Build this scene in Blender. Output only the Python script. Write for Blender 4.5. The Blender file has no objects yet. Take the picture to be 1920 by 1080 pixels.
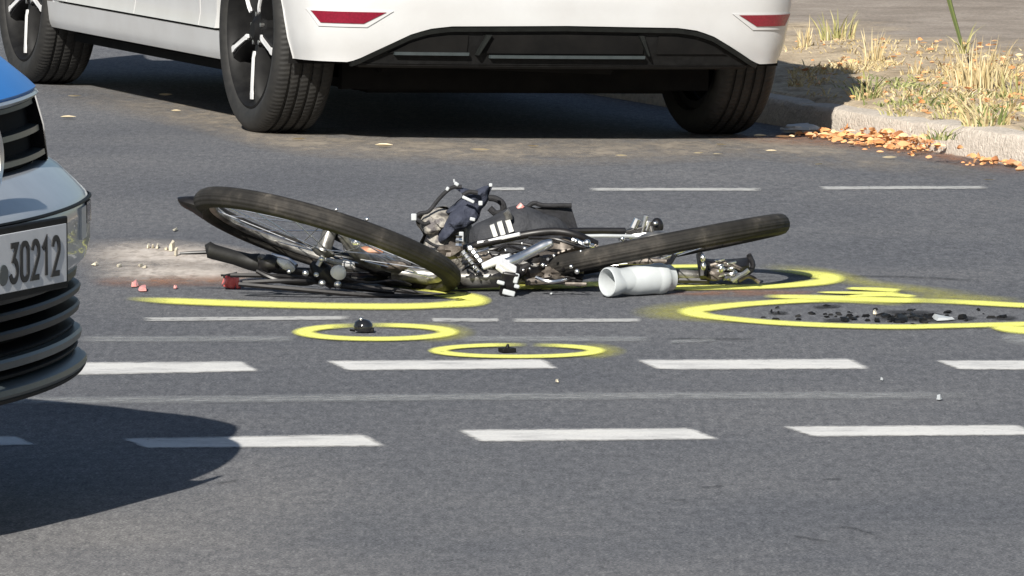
import bpy, bmesh, math, random
from mathutils import Vector, Matrix, noise as mnoise
rnd = random.Random(7)
PI = math.pi

# ---------------------------------------------------------------- camera, light, exposure
SC = bpy.context.scene
CAM_H, F, PITCH_PX = 1.68, 13500.0, 1241.0
PITCH = math.atan(PITCH_PX / F)
cd = bpy.data.cameras.new('camera'); cam = bpy.data.objects.new('camera', cd)
SC.collection.objects.link(cam)
cam.location = (0, 0, CAM_H); cam.rotation_euler = (PI/2 - PITCH, 0, 0)
cd.sensor_width = 36; cd.lens = 36 * F / 1920; cd.clip_start = .5; cd.clip_end = 3000
SC.camera = cam
SHX, SHY = .43, 1.50                      # ground shadow displacement per metre of height
ELEV = math.atan(1 / math.hypot(SHX, SHY))
to_sun = Vector((-SHX, -SHY, 1)).normalized()
w = bpy.data.worlds.new('World'); SC.world = w; w.use_nodes = True
nt = w.node_tree; bg = nt.nodes['Background']
sky = nt.nodes.new('ShaderNodeTexSky'); sky.sky_type = 'NISHITA'; sky.sun_disc = False
sky.sun_elevation = ELEV; sky.sun_rotation = math.atan2(to_sun.x, to_sun.y)
nt.links.new(sky.outputs[0], bg.inputs[0]); bg.inputs[1].default_value = .055
sd = bpy.data.lights.new('sun', 'SUN'); sun = bpy.data.objects.new('sun', sd); SC.collection.objects.link(sun)
sd.energy = 5.0; sd.angle = math.radians(.53); sd.color = (1, .955, .88)
sun.rotation_euler = to_sun.to_track_quat('Z', 'Y').to_euler(); sun.location = (-10, -20, 30)
SC.view_settings.view_transform = 'Standard'; SC.view_settings.look = 'None'
SC.view_settings.gamma = 1; SC.view_settings.exposure = .58
try: SC.view_settings.use_curve_mapping = False
except Exception: pass

# ---------------------------------------------------------------- pixel (of the 1920 x 1080 photograph) to place
FWD = Vector((0, math.cos(PITCH), -math.sin(PITCH))); UP = Vector((0, math.sin(PITCH), math.cos(PITCH)))
C0 = Vector((0, 0, CAM_H)); DY = .30
def ray(px, py): return FWD + Vector((1, 0, 0)) * ((px-960)/F) + UP * ((540-py)/F)
def G(px, py, z=0.):
    r = ray(px, py); return C0 + r * ((z - CAM_H) / r.z)
def W(px, py, Y):
    r = ray(px, py); return C0 + r * ((Y - DY) / r.y)
def PX(p):
    d = Vector(p) - C0; k = d.dot(FWD); return 960 + F*d.x/k, 540 - F*d.dot(UP)/k

# ---------------------------------------------------------------- materials
def newmat(name):
    m = bpy.data.materials.new(name); m.use_nodes = True
    return m, m.node_tree, m.node_tree.nodes['Principled BSDF']
def N(nt, t, **kw):
    n = nt.nodes.new(t)
    for k, v in kw.items():
        if k in n.inputs.keys(): n.inputs[k].default_value = v
        else: setattr(n, k, v)
    return n
def rgba(c): return (c[0], c[1], c[2], 1)
def texco(nt, scale=(1, 1, 1), kind='Object'):
    t = N(nt, 'ShaderNodeTexCoord'); m = N(nt, 'ShaderNodeMapping'); m.inputs['Scale'].default_value = scale
    nt.links.new(t.outputs[kind], m.inputs[0]); return m.outputs[0]
def noise(nt, vec, scale, detail=4, rough=.6):
    n = N(nt, 'ShaderNodeTexNoise'); n.inputs['Scale'].default_value = scale
    n.inputs['Detail'].default_value = detail; n.inputs['Roughness'].default_value = rough
    nt.links.new(vec, n.inputs['Vector']); return n.outputs['Fac']
def ramp(nt, fac, stops):
    r = N(nt, 'ShaderNodeValToRGB'); e = r.color_ramp.elements
    while len(e) < len(stops): e.new(.5)
    for i, (p, c) in enumerate(stops):
        e[i].position = p; e[i].color = rgba(c) if hasattr(c, '__len__') else (c, c, c, 1)
    nt.links.new(fac, r.inputs[0]); return r.outputs[0]
def mix(nt, fac, a, b, blend='MIX'):
    m = N(nt, 'ShaderNodeMix', data_type='RGBA', blend_type=blend)
    for s, v in ((0, fac), (6, a), (7, b)):
        if hasattr(v, 'is_linked') or hasattr(v, 'links'): nt.links.new(v, m.inputs[s])
        else: m.inputs[s].default_value = v if s == 0 else rgba(v)
    return m.outputs[2]
def math_(nt, op, a, b=0., clamp=False):
    m = N(nt, 'ShaderNodeMath', operation=op); m.use_clamp = clamp
    for i, v in enumerate((a, b)):
        if hasattr(v, 'links'): nt.links.new(v, m.inputs[i])
        else: m.inputs[i].default_value = v
    return m.outputs[0]
def bump(nt, bs, h, strength=.3, dist=.01):
    b = N(nt, 'ShaderNodeBump'); b.inputs['Strength'].default_value = strength; b.inputs['Distance'].default_value = dist
    nt.links.new(h, b.inputs['Height']); nt.links.new(b.outputs[0], bs.inputs['Normal'])
def plain(name, c1, c2=None, rough=.5, metal=0., scale=30, bstr=.0, bdist=.002, coat=0., lo=.35, hi=.65, spec=None, detail=5):
    m, nt, bs = newmat(name)
    bs.inputs['Roughness'].default_value = rough; bs.inputs['Metallic'].default_value = metal
    bs.inputs['Coat Weight'].default_value = coat; bs.inputs['Coat Roughness'].default_value = .05
    if spec is not None: bs.inputs['Specular IOR Level'].default_value = spec
    v = texco(nt); f = noise(nt, v, scale, detail)
    c2 = c2 or tuple(x*.85 for x in c1)
    nt.links.new(ramp(nt, f, [(lo, c1), (hi, c2)]), bs.inputs['Base Color'])
    if bstr: bump(nt, bs, noise(nt, v, scale*2.2, 3), bstr, bdist)
    return m

M = {}
M['white'] = plain('white_car_paint', (.545, .55, .55), (.50, .50, .495), .30, scale=5, coat=.6)
M['blue'] = plain('blue_car_paint', (.018, .19, .58), (.015, .175, .54), .42, scale=6, coat=.12, spec=.3)
M['silver'] = plain('silver_car_paint', (.40, .425, .445), (.36, .38, .40), .32, metal=.3, scale=14, coat=.5)
M['blackplastic'] = plain('black_plastic', (.006, .006, .006), (.011, .011, .011), .55, scale=40, bstr=.1, spec=.15)
M['blackgloss'] = plain('gloss_black', (.010, .010, .011), (.014, .014, .015), .12, scale=20, coat=.5)
M['slat'] = plain('grille_slat', (.009, .010, .010), (.015, .017, .016), .45, spec=.25, scale=30)
M['slatgrey'] = plain('grey_lip', (.060, .074, .078), (.045, .057, .060), .4, scale=30)
M['dark'] = plain('underbody_dark', (.006, .006, .006), (.011, .0105, .010), .85, scale=8, spec=.1)
M['rubber'] = plain('tyre_rubber', (.006, .0057, .0057), (.012, .0115, .011), .6, scale=26, bstr=.25, bdist=.003)
M['chrome'] = plain('chrome', (.92, .92, .90), (.75, .74, .72), .30, metal=1, scale=40)
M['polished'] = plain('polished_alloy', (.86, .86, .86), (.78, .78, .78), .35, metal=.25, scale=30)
M['rimblack'] = plain('rim_black', (.007, .007, .0075), (.013, .013, .013), .5, scale=20, spec=.12)
M['red'] = plain('red_reflector', (.21, .005, .022), (.14, .003, .014), .25, scale=160, coat=.6)
M['redplastic'] = plain('red_plastic', (.88, .20, .18), (.60, .04, .04), .3, scale=60, coat=.4)
M['plate'] = plain('plate_white', (.60, .61, .625), (.52, .535, .55), .4, scale=20)
M['ink'] = plain('plate_ink', (.008, .008, .009), (.012, .012, .012), .5)
M['glass'] = plain('car_glass', (.02, .025, .028), (.02, .025, .028), .05, coat=1)
M['bikeblack'] = plain('bike_black', (.006, .0055, .006), (.014, .0125, .012), .42, scale=60)
M['bikedust'] = plain('dusty_metal', (.07, .058, .048), (.19, .165, .14), .5, metal=.4, scale=45, bstr=.3)
M['bikegrey'] = plain('worn_grey_tube', (.24, .235, .225), (.08, .076, .07), .38, metal=.5, scale=35)
M['fabricnavy'] = plain('navy_fabric', (.016, .020, .036), (.040, .046, .070), .85, scale=35, bstr=.6, bdist=.01)
M['fabricblack'] = plain('black_fabric', (.007, .007, .008), (.018, .018, .021), .8, scale=40, bstr=.5, bdist=.008)
M['fabricbag'] = plain('dark_slate_fabric', (.020, .021, .025), (.036, .038, .044), .8, scale=26, bstr=.6, bdist=.01)
M['whiteplastic'] = plain('white_plastic', (.47, .495, .505), (.41, .43, .44), .35, scale=14)
M['whitegloss'] = plain('white_gloss', (.86, .86, .84), (.80, .80, .78), .3, scale=30)
M['bottlewhite'] = plain('bottle_plastic', (.50, .53, .54), (.43, .455, .465), .35, scale=12)
M['whitecloth'] = plain('white_print', (.66, .66, .63), (.52, .52, .49), .6, scale=50)
M['amber'] = plain('pale_shard', (.72, .66, .5), (.6, .5, .36), .3, scale=80)
M['pinkshard'] = plain('pink_shard', (.75, .38, .34), (.62, .22, .2), .35, scale=60)

def camo():
    m, nt, bs = newmat('grey_beige_fabric'); v = texco(nt); f = noise(nt, v, 24, 3, .5)
    nt.links.new(ramp(nt, f, [(.36, (.05, .047, .045)), (.47, (.17, .155, .135)), (.55, (.34, .32, .28)), (.64, (.11, .10, .10))]), bs.inputs['Base Color'])
    bs.inputs['Roughness'].default_value = .8; bump(nt, bs, noise(nt, v, 45, 4), .7, .012); return m
M['camo'] = camo()

def asphalt():
    m, nt, bs = newmat('asphalt'); v = texco(nt)
    fine = noise(nt, v, 170, 6, .75); mid = noise(nt, v, 34, 5, .65); big = noise(nt, v, .9, 4, .6)
    base = ramp(nt, fine, [(.34, (.043, .046, .053)), (.5, (.116, .120, .130)), (.66, (.255, .258, .264))])
    c = mix(nt, .55, base, ramp(nt, mid, [(.32, (.62, .62, .64)), (.68, (1.25, 1.24, 1.22))]), 'MULTIPLY')
    st = noise(nt, texco(nt, (1, .22, 1)), 58, 4, .65)
    c = mix(nt, .6, c, ramp(nt, st, [(.36, (.66, .66, .68)), (.64, (1.34, 1.33, 1.31))]), 'MULTIPLY')
    c = mix(nt, .8, c, ramp(nt, big, [(.34, (.80, .82, .86)), (.66, (1.16, 1.15, 1.13))]), 'MULTIPLY')
    # a worn, paler band of road nearest the camera on the left, and dust by the gutter
    sx = N(nt, 'ShaderNodeSeparateXYZ'); nt.links.new(v, sx.inputs[0])
    wob = noise(nt, texco(nt, (1, .5, 1)), 1.3, 3)
    k = math_(nt, 'ADD', math_(nt, 'MULTIPLY', sx.outputs[0], -.55), math_(nt, 'MULTIPLY', sx.outputs[1], -.33))
    k = math_(nt, 'ADD', k, math_(nt, 'MULTIPLY', wob, 1.2))
    k = math_(nt, 'ADD', k, 3.92)
    c = mix(nt, math_(nt, 'MULTIPLY', ramp(nt, k, [(0., 0.), (.9, 1.)]), .9), c, mix(nt, 1., c, (1.95, 1.83, 1.64), 'MULTIPLY'))
    spk = N(nt, 'ShaderNodeTexVoronoi'); spk.inputs['Scale'].default_value = 62; nt.links.new(v, spk.inputs['Vector'])
    sp = ramp(nt, spk.outputs['Distance'], [(.10, 1.), (.16, 0.)])
    sel = ramp(nt, noise(nt, v, 21, 2), [(.60, 0.), (.66, 1.)])
    c = mix(nt, math_(nt, 'MULTIPLY', sp, math_(nt, 'MULTIPLY', sel, .55)), c, (.34, .33, .31))
    nt.links.new(c, bs.inputs['Base Color'])
    bs.inputs['Roughness'].default_value = .88
    bs.inputs['Specular IOR Level'].default_value = .3
    bump(nt, bs, math_(nt, 'ADD', fine, math_(nt, 'MULTIPLY', mid, .7)), .55, .006)
    return m
M['asphalt'] = asphalt()

def overlay(name, c1, c2, wear=(.3, .55), scale=30, opacity=1., edge=.0, bstr=.4, stretch=(1, 1, 1), soft=None, grime=0.):
    """thin layer on the road: noise wears it through; UV.y runs 0..1 across a stroke (soft spray edges)"""
    m, nt, bs = newmat(name); v = texco(nt, stretch)
    f = noise(nt, v, scale, 5, .65); g = noise(nt, v, scale*5, 3, .7)
    col = ramp(nt, g, [(.3, c1), (.7, c2)])
    if grime:
        col = mix(nt, grime, col, ramp(nt, noise(nt, texco(nt, (.45, 1, 1)), 9, 5, .7), [(.34, (.55, .55, .56)), (.50, (.92, .92, .92)), (.7, (1.08, 1.07, 1.04))]), 'MULTIPLY')
    nt.links.new(col, bs.inputs['Base Color'])
    a = ramp(nt, math_(nt, 'ADD', math_(nt, 'MULTIPLY', f, .65), math_(nt, 'MULTIPLY', g, .35)), [(wear[0], 0.), (wear[1], 1.)])
    if soft:
        u = N(nt, 'ShaderNodeUVMap'); s = N(nt, 'ShaderNodeSeparateXYZ'); nt.links.new(u.outputs[0], s.inputs[0])
        d = math_(nt, 'ABSOLUTE', math_(nt, 'SUBTRACT', s.outputs[1], .5))
        core = ramp(nt, d, [(soft[0], 1.), (soft[1], 0.)])
        ex = math_(nt, 'ABSOLUTE', math_(nt, 'SUBTRACT', s.outputs[0], .5))
        ends = ramp(nt, ex, [(soft[2], 1.), (.5, 0.)])
        prod = math_(nt, 'MULTIPLY', core, ends)
        jit = math_(nt, 'MULTIPLY', math_(nt, 'SUBTRACT', f if grime else g, .5), soft[3])
        prod = math_(nt, 'ADD', prod, math_(nt, 'MULTIPLY', jit, math_(nt, 'MULTIPLY', prod, math_(nt, 'SUBTRACT', 1., prod))), True)
        a = math_(nt, 'MULTIPLY', prod, a)
    nt.links.new(math_(nt, 'MULTIPLY', a, opacity), bs.inputs['Alpha'])
    bs.inputs['Roughness'].default_value = .75
    bump(nt, bs, noise(nt, v, 170, 5, .7), bstr, .005)
    return m
M['roadpaint'] = overlay('road_paint', (.60, .595, .575), (.74, .735, .715), (.28, .39), 30, .96, soft=(.33, .515, .465, 7.), grime=.75)
M['oldpaint'] = overlay('old_road_paint', (.46, .47, .46), (.36, .37, .37), (.40, .62), 16, .62)
M['thinpaint'] = overlay('thin_worn_paint', (.56, .56, .54), (.44, .44, .43), (.33, .48), 30, .92, soft=(.30, .52, .45, 5.), grime=.6)
M['ghostpaint'] = overlay('faded_road_paint', (.42, .43, .43), (.32, .33, .33), (.30, .60), 26, .62, soft=(.20, .5, .42, 1.))
M['spray'] = overlay('yellow_spray', (.80, .80, .09), (.95, .95, .30), (.27, .45), 46, .98, soft=(.22, .50, .38, 4.))
M['mist'] = overlay('yellow_overspray', (.62, .60, .05), (.74, .70, .10), (.30, .66), 60, .45, soft=(.05, .5, .22, 4.))
M['dust'] = overlay('pale_dust', (.46, .40, .34), (.62, .56, .50), (.24, .52), 6, .95, stretch=(1, .35, 1), soft=(.10, .5, .18, .8))
M['rust'] = overlay('rust_dirt', (.34, .14, .07), (.46, .22, .11), (.36, .62), 14, .55, soft=(.08, .5, .25, 1.))
M['soil'] = overlay('road_soil', (.32, .275, .22), (.42, .36, .285), (.32, .62), 4, .72, stretch=(1, .4, 1), soft=(.12, .5, .30, 1.))
M['stain'] = overlay('dark_stain', (.018, .017, .018), (.035, .034, .034), (.30, .46), 34, .92, soft=(.12, .5, .2, 3.))
M['tar'] = overlay('tar_mark', (.025, .025, .027), (.04, .04, .04), (.34, .58), 60, .5, soft=(.10, .5, .3, 1.5))

def earth():
    m, nt, bs = newmat('verge_earth'); v = texco(nt)
    a = noise(nt, v, 7, 6, .7); b = noise(nt, v, 60, 5, .7)
    c = ramp(nt, a, [(.30, (.20, .150, .09)), (.45, (.42, .335, .23)), (.60, (.55, .45, .315)), (.72, (.26, .235, .11))])
    p = ramp(nt, noise(nt, v, 3, 6, .75), [(.3, (.20, .166, .132)), (.5, (.29, .246, .204)), (.7, (.38, .33, .28))])
    sx = N(nt, 'ShaderNodeSeparateXYZ'); nt.links.new(v, sx.inputs[0])
    d = math_(nt, 'ADD', math_(nt, 'MULTIPLY', sx.outputs[0], KN.x), math_(nt, 'MULTIPLY', sx.outputs[1], KN.y))
    d = math_(nt, 'ADD', d, -KB.dot(KN)); d = math_(nt, 'ADD', d, math_(nt, 'MULTIPLY', math_(nt, 'SUBTRACT', noise(nt, v, 1.6, 5, .7), .5), 2.2))
    c = mix(nt, ramp(nt, math_(nt, 'MULTIPLY', d, -.4), [(.62, 0.), (.80, 1.)]), c, p)
    c = mix(nt, .75, c, ramp(nt, b, [(.3, (.5, .5, .5)), (.7, (1.3, 1.28, 1.25))]), 'MULTIPLY')
    nt.links.new(c, bs.inputs['Base Color']); bs.inputs['Roughness'].default_value = .95
    bump(nt, bs, math_(nt, 'ADD', a, b), .45, .02); return m
def pave():
    m, nt, bs = newmat('sandy_path'); v = texco(nt)
    a = noise(nt, v, 3, 6, .75); b = noise(nt, v, 45, 5, .7)
    c = ramp(nt, a, [(.3, (.20, .166, .132)), (.5, (.29, .246, .204)), (.7, (.38, .33, .28))])
    c = mix(nt, .7, c, ramp(nt, b, [(.3, (.55, .55, .55)), (.7, (1.25, 1.24, 1.22))]), 'MULTIPLY')
    nt.links.new(c, bs.inputs['Base Color']); bs.inputs['Roughness'].default_value = .95
    bump(nt, bs, b, .35, .015); return m
M['path'] = pave()
M['stone'] = plain('kerb_granite', (.60, .535, .46), (.40, .355, .30), .85, scale=42, bstr=.8, bdist=.01, lo=.3, hi=.72)

def leafmat(name, stops):
    m, nt, bs = newmat(name); o = N(nt, 'ShaderNodeObjectInfo'); g = N(nt, 'ShaderNodeNewGeometry')
    nt.links.new(ramp(nt, g.outputs['Random Per Island'], stops), bs.inputs['Base Color'])
    bs.inputs['Roughness'].default_value = .7; return m
M['leaf'] = leafmat('dry_leaf', [(0., (.66, .29, .11)), (.3, (.80, .45, .20)), (.5, (.38, .16, .07)), (.75, (.66, .35, .16)), (1., (.84, .64, .40))])
M['paleleaf'] = leafmat('pale_leaf', [(0., (.72, .58, .38)), (1., (.82, .74, .52))])
M['straw'] = leafmat('straw_grass', [(0., (.40, .31, .15)), (.35, (.54, .45, .25)), (.6, (.28, .20, .10)), (.8, (.46, .35, .16)), (1., (.66, .58, .38))])
M['green'] = leafmat('green_grass', [(0., (.06, .085, .022)), (.45, (.15, .18, .05)), (.8, (.30, .31, .11)), (1., (.5, .47, .24))])
M['olive'] = leafmat('olive_grass', [(0., (.18, .18, .055)), (.5, (.33, .31, .12)), (1., (.52, .46, .22))])

# ---------------------------------------------------------------- mesh builder
class MB:
    def __init__(s): s.v = []; s.f = []; s.uv = {}
    def add(s, vs, fs):
        o = len(s.v); s.v += [Vector(p) for p in vs]; s.f += [tuple(i+o for i in f) for f in fs]; return s
    def box(s, c, size, R=None, taper=1.):
        hx, hy, hz = (k/2 for k in size); R = R or Matrix.Identity(3); c = Vector(c); vs = []
        for dz in (-1, 1):
            t = taper if dz > 0 else 1.
            for dx, dy in ((-1, -1), (1, -1), (1, 1), (-1, 1)): vs.append(c + R @ Vector((dx*hx*t, dy*hy*t, dz*hz)))
        return s.add(vs, [(3, 2, 1, 0), (4, 5, 6, 7), (0, 1, 5, 4), (1, 2, 6, 5), (2, 3, 7, 6), (3, 0, 4, 7)])
    def tube(s, pts, r, n=8, cap=True, flat=1.):
        pts = [Vector(p) for p in pts]; m = len(pts)
        rs = r if hasattr(r, '__len__') else [r]*m
        vs = []; up = None
        for i in range(m):
            t = (pts[min(i+1, m-1)] - pts[max(i-1, 0)]).normalized()
            if up is None: up = Vector((0, 0, 1)) if abs(t.z) < .9 else Vector((1, 0, 0))
            a = t.cross(up).normalized(); up = a.cross(t).normalized()
            for k in range(n):
                q = 2*PI*k/n; vs.append(pts[i] + (a*math.cos(q) + up*math.sin(q)*flat)*rs[i])
        fs = [(i*n+k, i*n+(k+1) % n, (i+1)*n+(k+1) % n, (i+1)*n+k) for i in range(m-1) for k in range(n)]
        if cap: fs += [tuple(reversed(range(n))), tuple(range((m-1)*n, m*n))]
        return s.add(vs, fs)
    def lathe(s, prof, n=48, M4=None, closed=False):
        """prof: (radius, height) along local Z"""
        M4 = M4 or Matrix.Identity(4); m = len(prof); vs = []
        for r, h in prof:
            for k in range(n):
                q = 2*PI*k/n; vs.append(M4 @ Vector((r*math.cos(q), r*math.sin(q), h)))
        rng = m if closed else m-1
        fs = [(i*n+k, i*n+(k+1) % n, ((i+1) % m)*n+(k+1) % n, ((i+1) % m)*n+k) for i in range(rng) for k in range(n)]
        return s.add(vs, fs)
    def ball(s, c, r, n=10, sc=(1, 1, 1)):
        prof = [(max(1e-4, math.sin(PI*i/(n//2+1))), -math.cos(PI*i/(n//2+1))) for i in range(n//2+2)]
        M4 = Matrix.Translation(Vector(c)) @ Matrix.Diagonal((r*sc[0], r*sc[1], r*sc[2], 1)); return s.lathe(prof, n, M4)
    def grid(s, rows, flip=False):
        m, n = len(rows), len(rows[0]); vs = [p for r in rows for p in r]
        fs = [(i*n+k, i*n+k+1, (i+1)*n+k+1, (i+1)*n+k) for i in range(m-1) for k in range(n-1)]
        if flip: fs = [tuple(reversed(f)) for f in fs]
        return s.add(vs, fs)
    def slab(s, rows, d):
        """grid thickened along vector function/vector d, closed"""
        m, n = len(rows), len(rows[0])
        dv = d if callable(d) else (lambda i, k: Vector(d))
        a = [Vector(p) for r in rows for p in r]; b = [Vector(rows[i][k]) + dv(i, k) for i in range(m) for k in range(n)]
        o = m*n; fs = []
        for i in range(m-1):
            for k in range(n-1):
                q = (i*n+k, i*n+k+1, (i+1)*n+k+1, (i+1)*n+k); fs += [q, tuple(x+o for x in reversed(q))]
        for i in range(m-1):
            fs += [(i*n, (i+1)*n, (i+1)*n+o, i*n+o), ((i+1)*n-1+0, (i+1)*n-1+o, (i+2)*n-1+o, (i+2)*n-1)]
        for k in range(n-1):
            fs += [(k+1, k, k+o, k+1+o), ((m-1)*n+k, (m-1)*n+k+1, (m-1)*n+k+1+o, (m-1)*n+k+o)]
        return s.add(a+b, fs)
    def prism(s, poly, d):
        n = len(poly); a = [Vector(p) for p in poly]; b = [p + Vector(d) for p in a]
        return s.add(a+b, [tuple(reversed(range(n))), tuple(range(n, 2*n))] + [(i, (i+1) % n, (i+1) % n+n, i+n) for i in range(n)])
    def build(s, name, mat, parent=None, org=None, smooth=True, bevel=0., recalc=True, kind=None, label=None, subsurf=0, link=True):
        me = bpy.data.meshes.new(name); o3 = Vector(org) if org is not None else Vector()
        me.from_pydata([tuple(p - o3) for p in s.v], [], s.f)
        if s.uv:
            uvl = me.uv_layers.new(name='UVMap')
            for lp in me.loops: uvl.data[lp.index].uv = s.uv.get(lp.vertex_index, (0, 0))
        if recalc:
            bm = bmesh.new(); bm.from_mesh(me)
            bmesh.ops.recalc_face_normals(bm, faces=bm.faces); bm.to_mesh(me); bm.free()
        me.materials.append(M[mat] if isinstance(mat, str) else mat)
        if smooth:
            me.polygons.foreach_set('use_smooth', [True]*len(me.polygons))
            try: me.set_sharp_from_angle(angle=math.radians(38))
            except Exception: pass
        ob = bpy.data.objects.new(name, me); SC.collection.objects.link(ob)
        if parent is not None: ob.parent = parent
        elif org is not None: ob.location = o3
        if bevel:
            b = ob.modifiers.new('bevel', 'BEVEL'); b.width = bevel; b.segments = 2; b.limit_method = 'ANGLE'; b.angle_limit = math.radians(40)
        if subsurf:
            b = ob.modifiers.new('sub', 'SUBSURF'); b.levels = b.render_levels = subsurf
        if kind: ob['kind'] = kind
        if label: ob['label'] = label
        return ob
def tag(o, label, cat, group=None):
    o['label'] = label; o['category'] = cat
    if group: o['group'] = group
    return o
def thing(name, label, cat, loc=(0, 0, 0), rot=(0, 0, 0), group=None):
    o = bpy.data.objects.new(name, None); SC.collection.objects.link(o); o.location = loc; o.rotation_euler = rot
    o.empty_display_size = .1
    return tag(o, label, cat, group)
def sub(name, parent, mat4=None):
    o = bpy.data.objects.new(name, None); SC.collection.objects.link(o); o.parent = parent
    if mat4 is not None: o.matrix_local = mat4
    return o
def inst(src, name, parent, mat4=None):
    o = src.copy(); o.name = name; SC.collection.objects.link(o); o.parent = parent
    if mat4 is not None: o.matrix_local = mat4
    return o
def smoothpath(pts, per=6):
    P = [Vector(p) for p in pts]; out = []
    for i in range(len(P)-1):
        a, b, c, d = P[max(i-1, 0)], P[i], P[i+1], P[min(i+2, len(P)-1)]
        for k in range(per):
            t = k/per
            out.append(.5*((2*b) + (c-a)*t + (2*a-5*b+4*c-d)*t*t + (3*b-a-3*c+d)*t**3))
    return out + [P[-1]]
def lerp(a, b, t): return a + (b-a)*t
def interp(x, xs, ys):
    if x <= xs[0]: return ys[0]
    for i in range(len(xs)-1):
        if x <= xs[i+1]: return lerp(ys[i], ys[i+1], (x-xs[i])/(xs[i+1]-xs[i]))
    return ys[-1]
def sstep(t): t = max(0., min(1., t)); return t*t*(3-2*t)

# ---------------------------------------------------------------- the ground
KA, KB = G(1546, 246, -.05), G(1875, 301, -.05)
KD = (KA - KB); KD.z = 0; KD.normalize()                 # along the kerb, away from the camera
KN = Vector((-KD.y, KD.x, 0))                            # towards the road
def kerb_d(p): return (Vector((p[0], p[1], 0)) - Vector((KB.x, KB.y, 0))).dot(KN)
M['earth'] = earth()
def H(x, y):
    d = kerb_d((x, y)); t = max(0., 2.2 - max(d, 0.)); return -.0265 * t * (1 if t > .3 else t/.3)
def GH(px, py):
    z = 0.
    for _ in range(6): p = G(px, py, z); z = H(p.x, p.y)
    return Vector((p.x, p.y, z))
def on_kerb(s, d, z): p = KB + KD*s + KN*d; return Vector((p.x, p.y, z))
mb = MB()
mb.add([(-900, -400, -.30), (900, -400, -.30), (900, 1500, -.30), (-900, 1500, -.30)], [(0, 1, 2, 3)])
mb.build('ground', 'path', kind='structure', smooth=False)
ds = [140, 40, 12, 6, 3] + [2.2 - .1*i for i in range(23)]
ss = [-60, -25, -12, -6] + [-4 + .5*i for i in range(26)] + [12, 20, 40, 90]
rows = [[Vector((lambda p: (p.x, p.y, H(p.x, p.y)))(on_kerb(s, d, 0))) for d in ds] for s in ss]
mb = MB(); mb.grid(rows); road = mb.build('road', 'asphalt', kind='structure')
VZ = H(*on_kerb(0, 0, 0).xy) + .095
def vz(s, d):
    k = -d
    fd = 1 - sstep((k-1.45)/.45)
    return VZ + .012*min(1, k/.4) + fd*.030*(mnoise.noise(Vector((s*1.3, d*1.6, 3.)))+.15)*min(1, max(0, (k-.12)/.4)) + fd*.008*mnoise.noise(Vector((s*9, d*9, 1.)))
dv = [-.04, -.11] + [-.15-.05*i for i in range(29)] + [-1.7, -1.85, -2.0, -3, -5, -12, -60]
sv = [-40, -15, -8, -5] + [-3 + .06*i for i in range(140)] + [6, 8, 12, 20, 40, 90, 200]
rows = [[on_kerb(s, d, VZ - .04 if d > -.1 else VZ + .006 if d > -.14 else vz(s, d)) for d in dv] for s in sv]
mb = MB(); mb.grid(rows); verge = mb.build('verge', 'earth', kind='structure')
kerb = thing('kerb', '', ''); del kerb['label'], kerb['category']; kerb['kind'] = 'structure'
s0 = -6.3
i = 0
while s0 < 12:
    L = 1.0 if i != 6 else .92
    jz = rnd.uniform(-.006, .006); jd = rnd.uniform(-.008, .008); jr = rnd.uniform(-.012, .012)
    if i == 5: jz, jd, jr = -.016, .018, .02
    nseg = 10; prof = [(0.004, -.14), (0., .0), (-.006, .075), (-.016, .092), (-.03, .096), (-.10, .098), (-.15, .096), (-.15, -.14)]
    rows = []
    for k in range(nseg+1):
        s = s0 + .006 + (L-.012)*k/nseg; e = .006 if k in (0, nseg) else 0
        row = []
        for q, (dd, zz) in enumerate(prof):
            n1 = .006*mnoise.noise(Vector((s*8, q*1.7, i)))
            row.append(on_kerb(s, dd + jd + n1 - (e if dd > -.1 else 0) + jr*(k/nseg-.5), VZ - .095 + zz + jz + n1*.6 - (e if zz > .05 else 0)))
        rows.append(row)
    b = MB(); b.grid(rows); n = len(prof); o = len(b.v)
    b.f += [tuple(reversed(range(n))), tuple(range(nseg*n, nseg*n+n))]
    b.build('kerb_stone', 'stone', kerb); s0 += L + (.01 if i != 5 else .05); i += 1

# ---------------------------------------------------------------- marks on the road
def mark(name, poly, mat, lift, label=None, sub_=12):
    """painted quad, corners in photograph pixels (tl, tr, br, bl)"""
    a, b, c, d = [Vector((p[0], p[1], 0)) for p in poly]; m = MB(); rows = []; uvs = []
    for j in range(3):
        r = []
        for i in range(sub_+1):
            q = lerp(lerp(a, b, i/sub_), lerp(d, c, i/sub_), j/2); g = GH(q.x, q.y); g.z += lift*.45; r.append(g); uvs.append((i/sub_, j/2))
        rows.append(r)
    m.grid(rows); m.uv = dict(enumerate(uvs))
    return m.build(name, mat, road, smooth=False, recalc=False, label=label)
D1, D2 = .004, .008
for q in ([(120, 680), (455, 678), (492, 698), (130, 706)], [(606, 677), (1022, 674), (1052, 693), (648, 697)],
          [(1186, 675), (1598, 673), (1638, 694), (1232, 695)], [(1746, 676), (2140, 676), (2180, 696), (1796, 695)],
          [(-330, 823), (32, 818), (74, 837), (-290, 843)], [(222, 823), (684, 814), (730, 839), (268, 843)],
          [(850, 806), (1296, 803), (1356, 826), (898, 831)], [(1460, 800), (1912, 797), (1960, 818), (1520, 821)]):
    mark('lane_dash', q, 'roadpaint', D1)
for q in ([(262, 596), (660, 593), (658, 601), (270, 604)], [(806, 597), (938, 598), (938, 605), (810, 605)],
          [(958, 598), (1206, 598), (1204, 605), (958, 606)], [(1100, 353), (1428, 353), (1430, 359), (1106, 359)],
          [(1530, 350), (1852, 349), (1856, 355), (1540, 357)], [(905, 352), (985, 352), (985, 358), (905, 358)]):
    mark('thin_line', q, 'thinpaint', D1)
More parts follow.
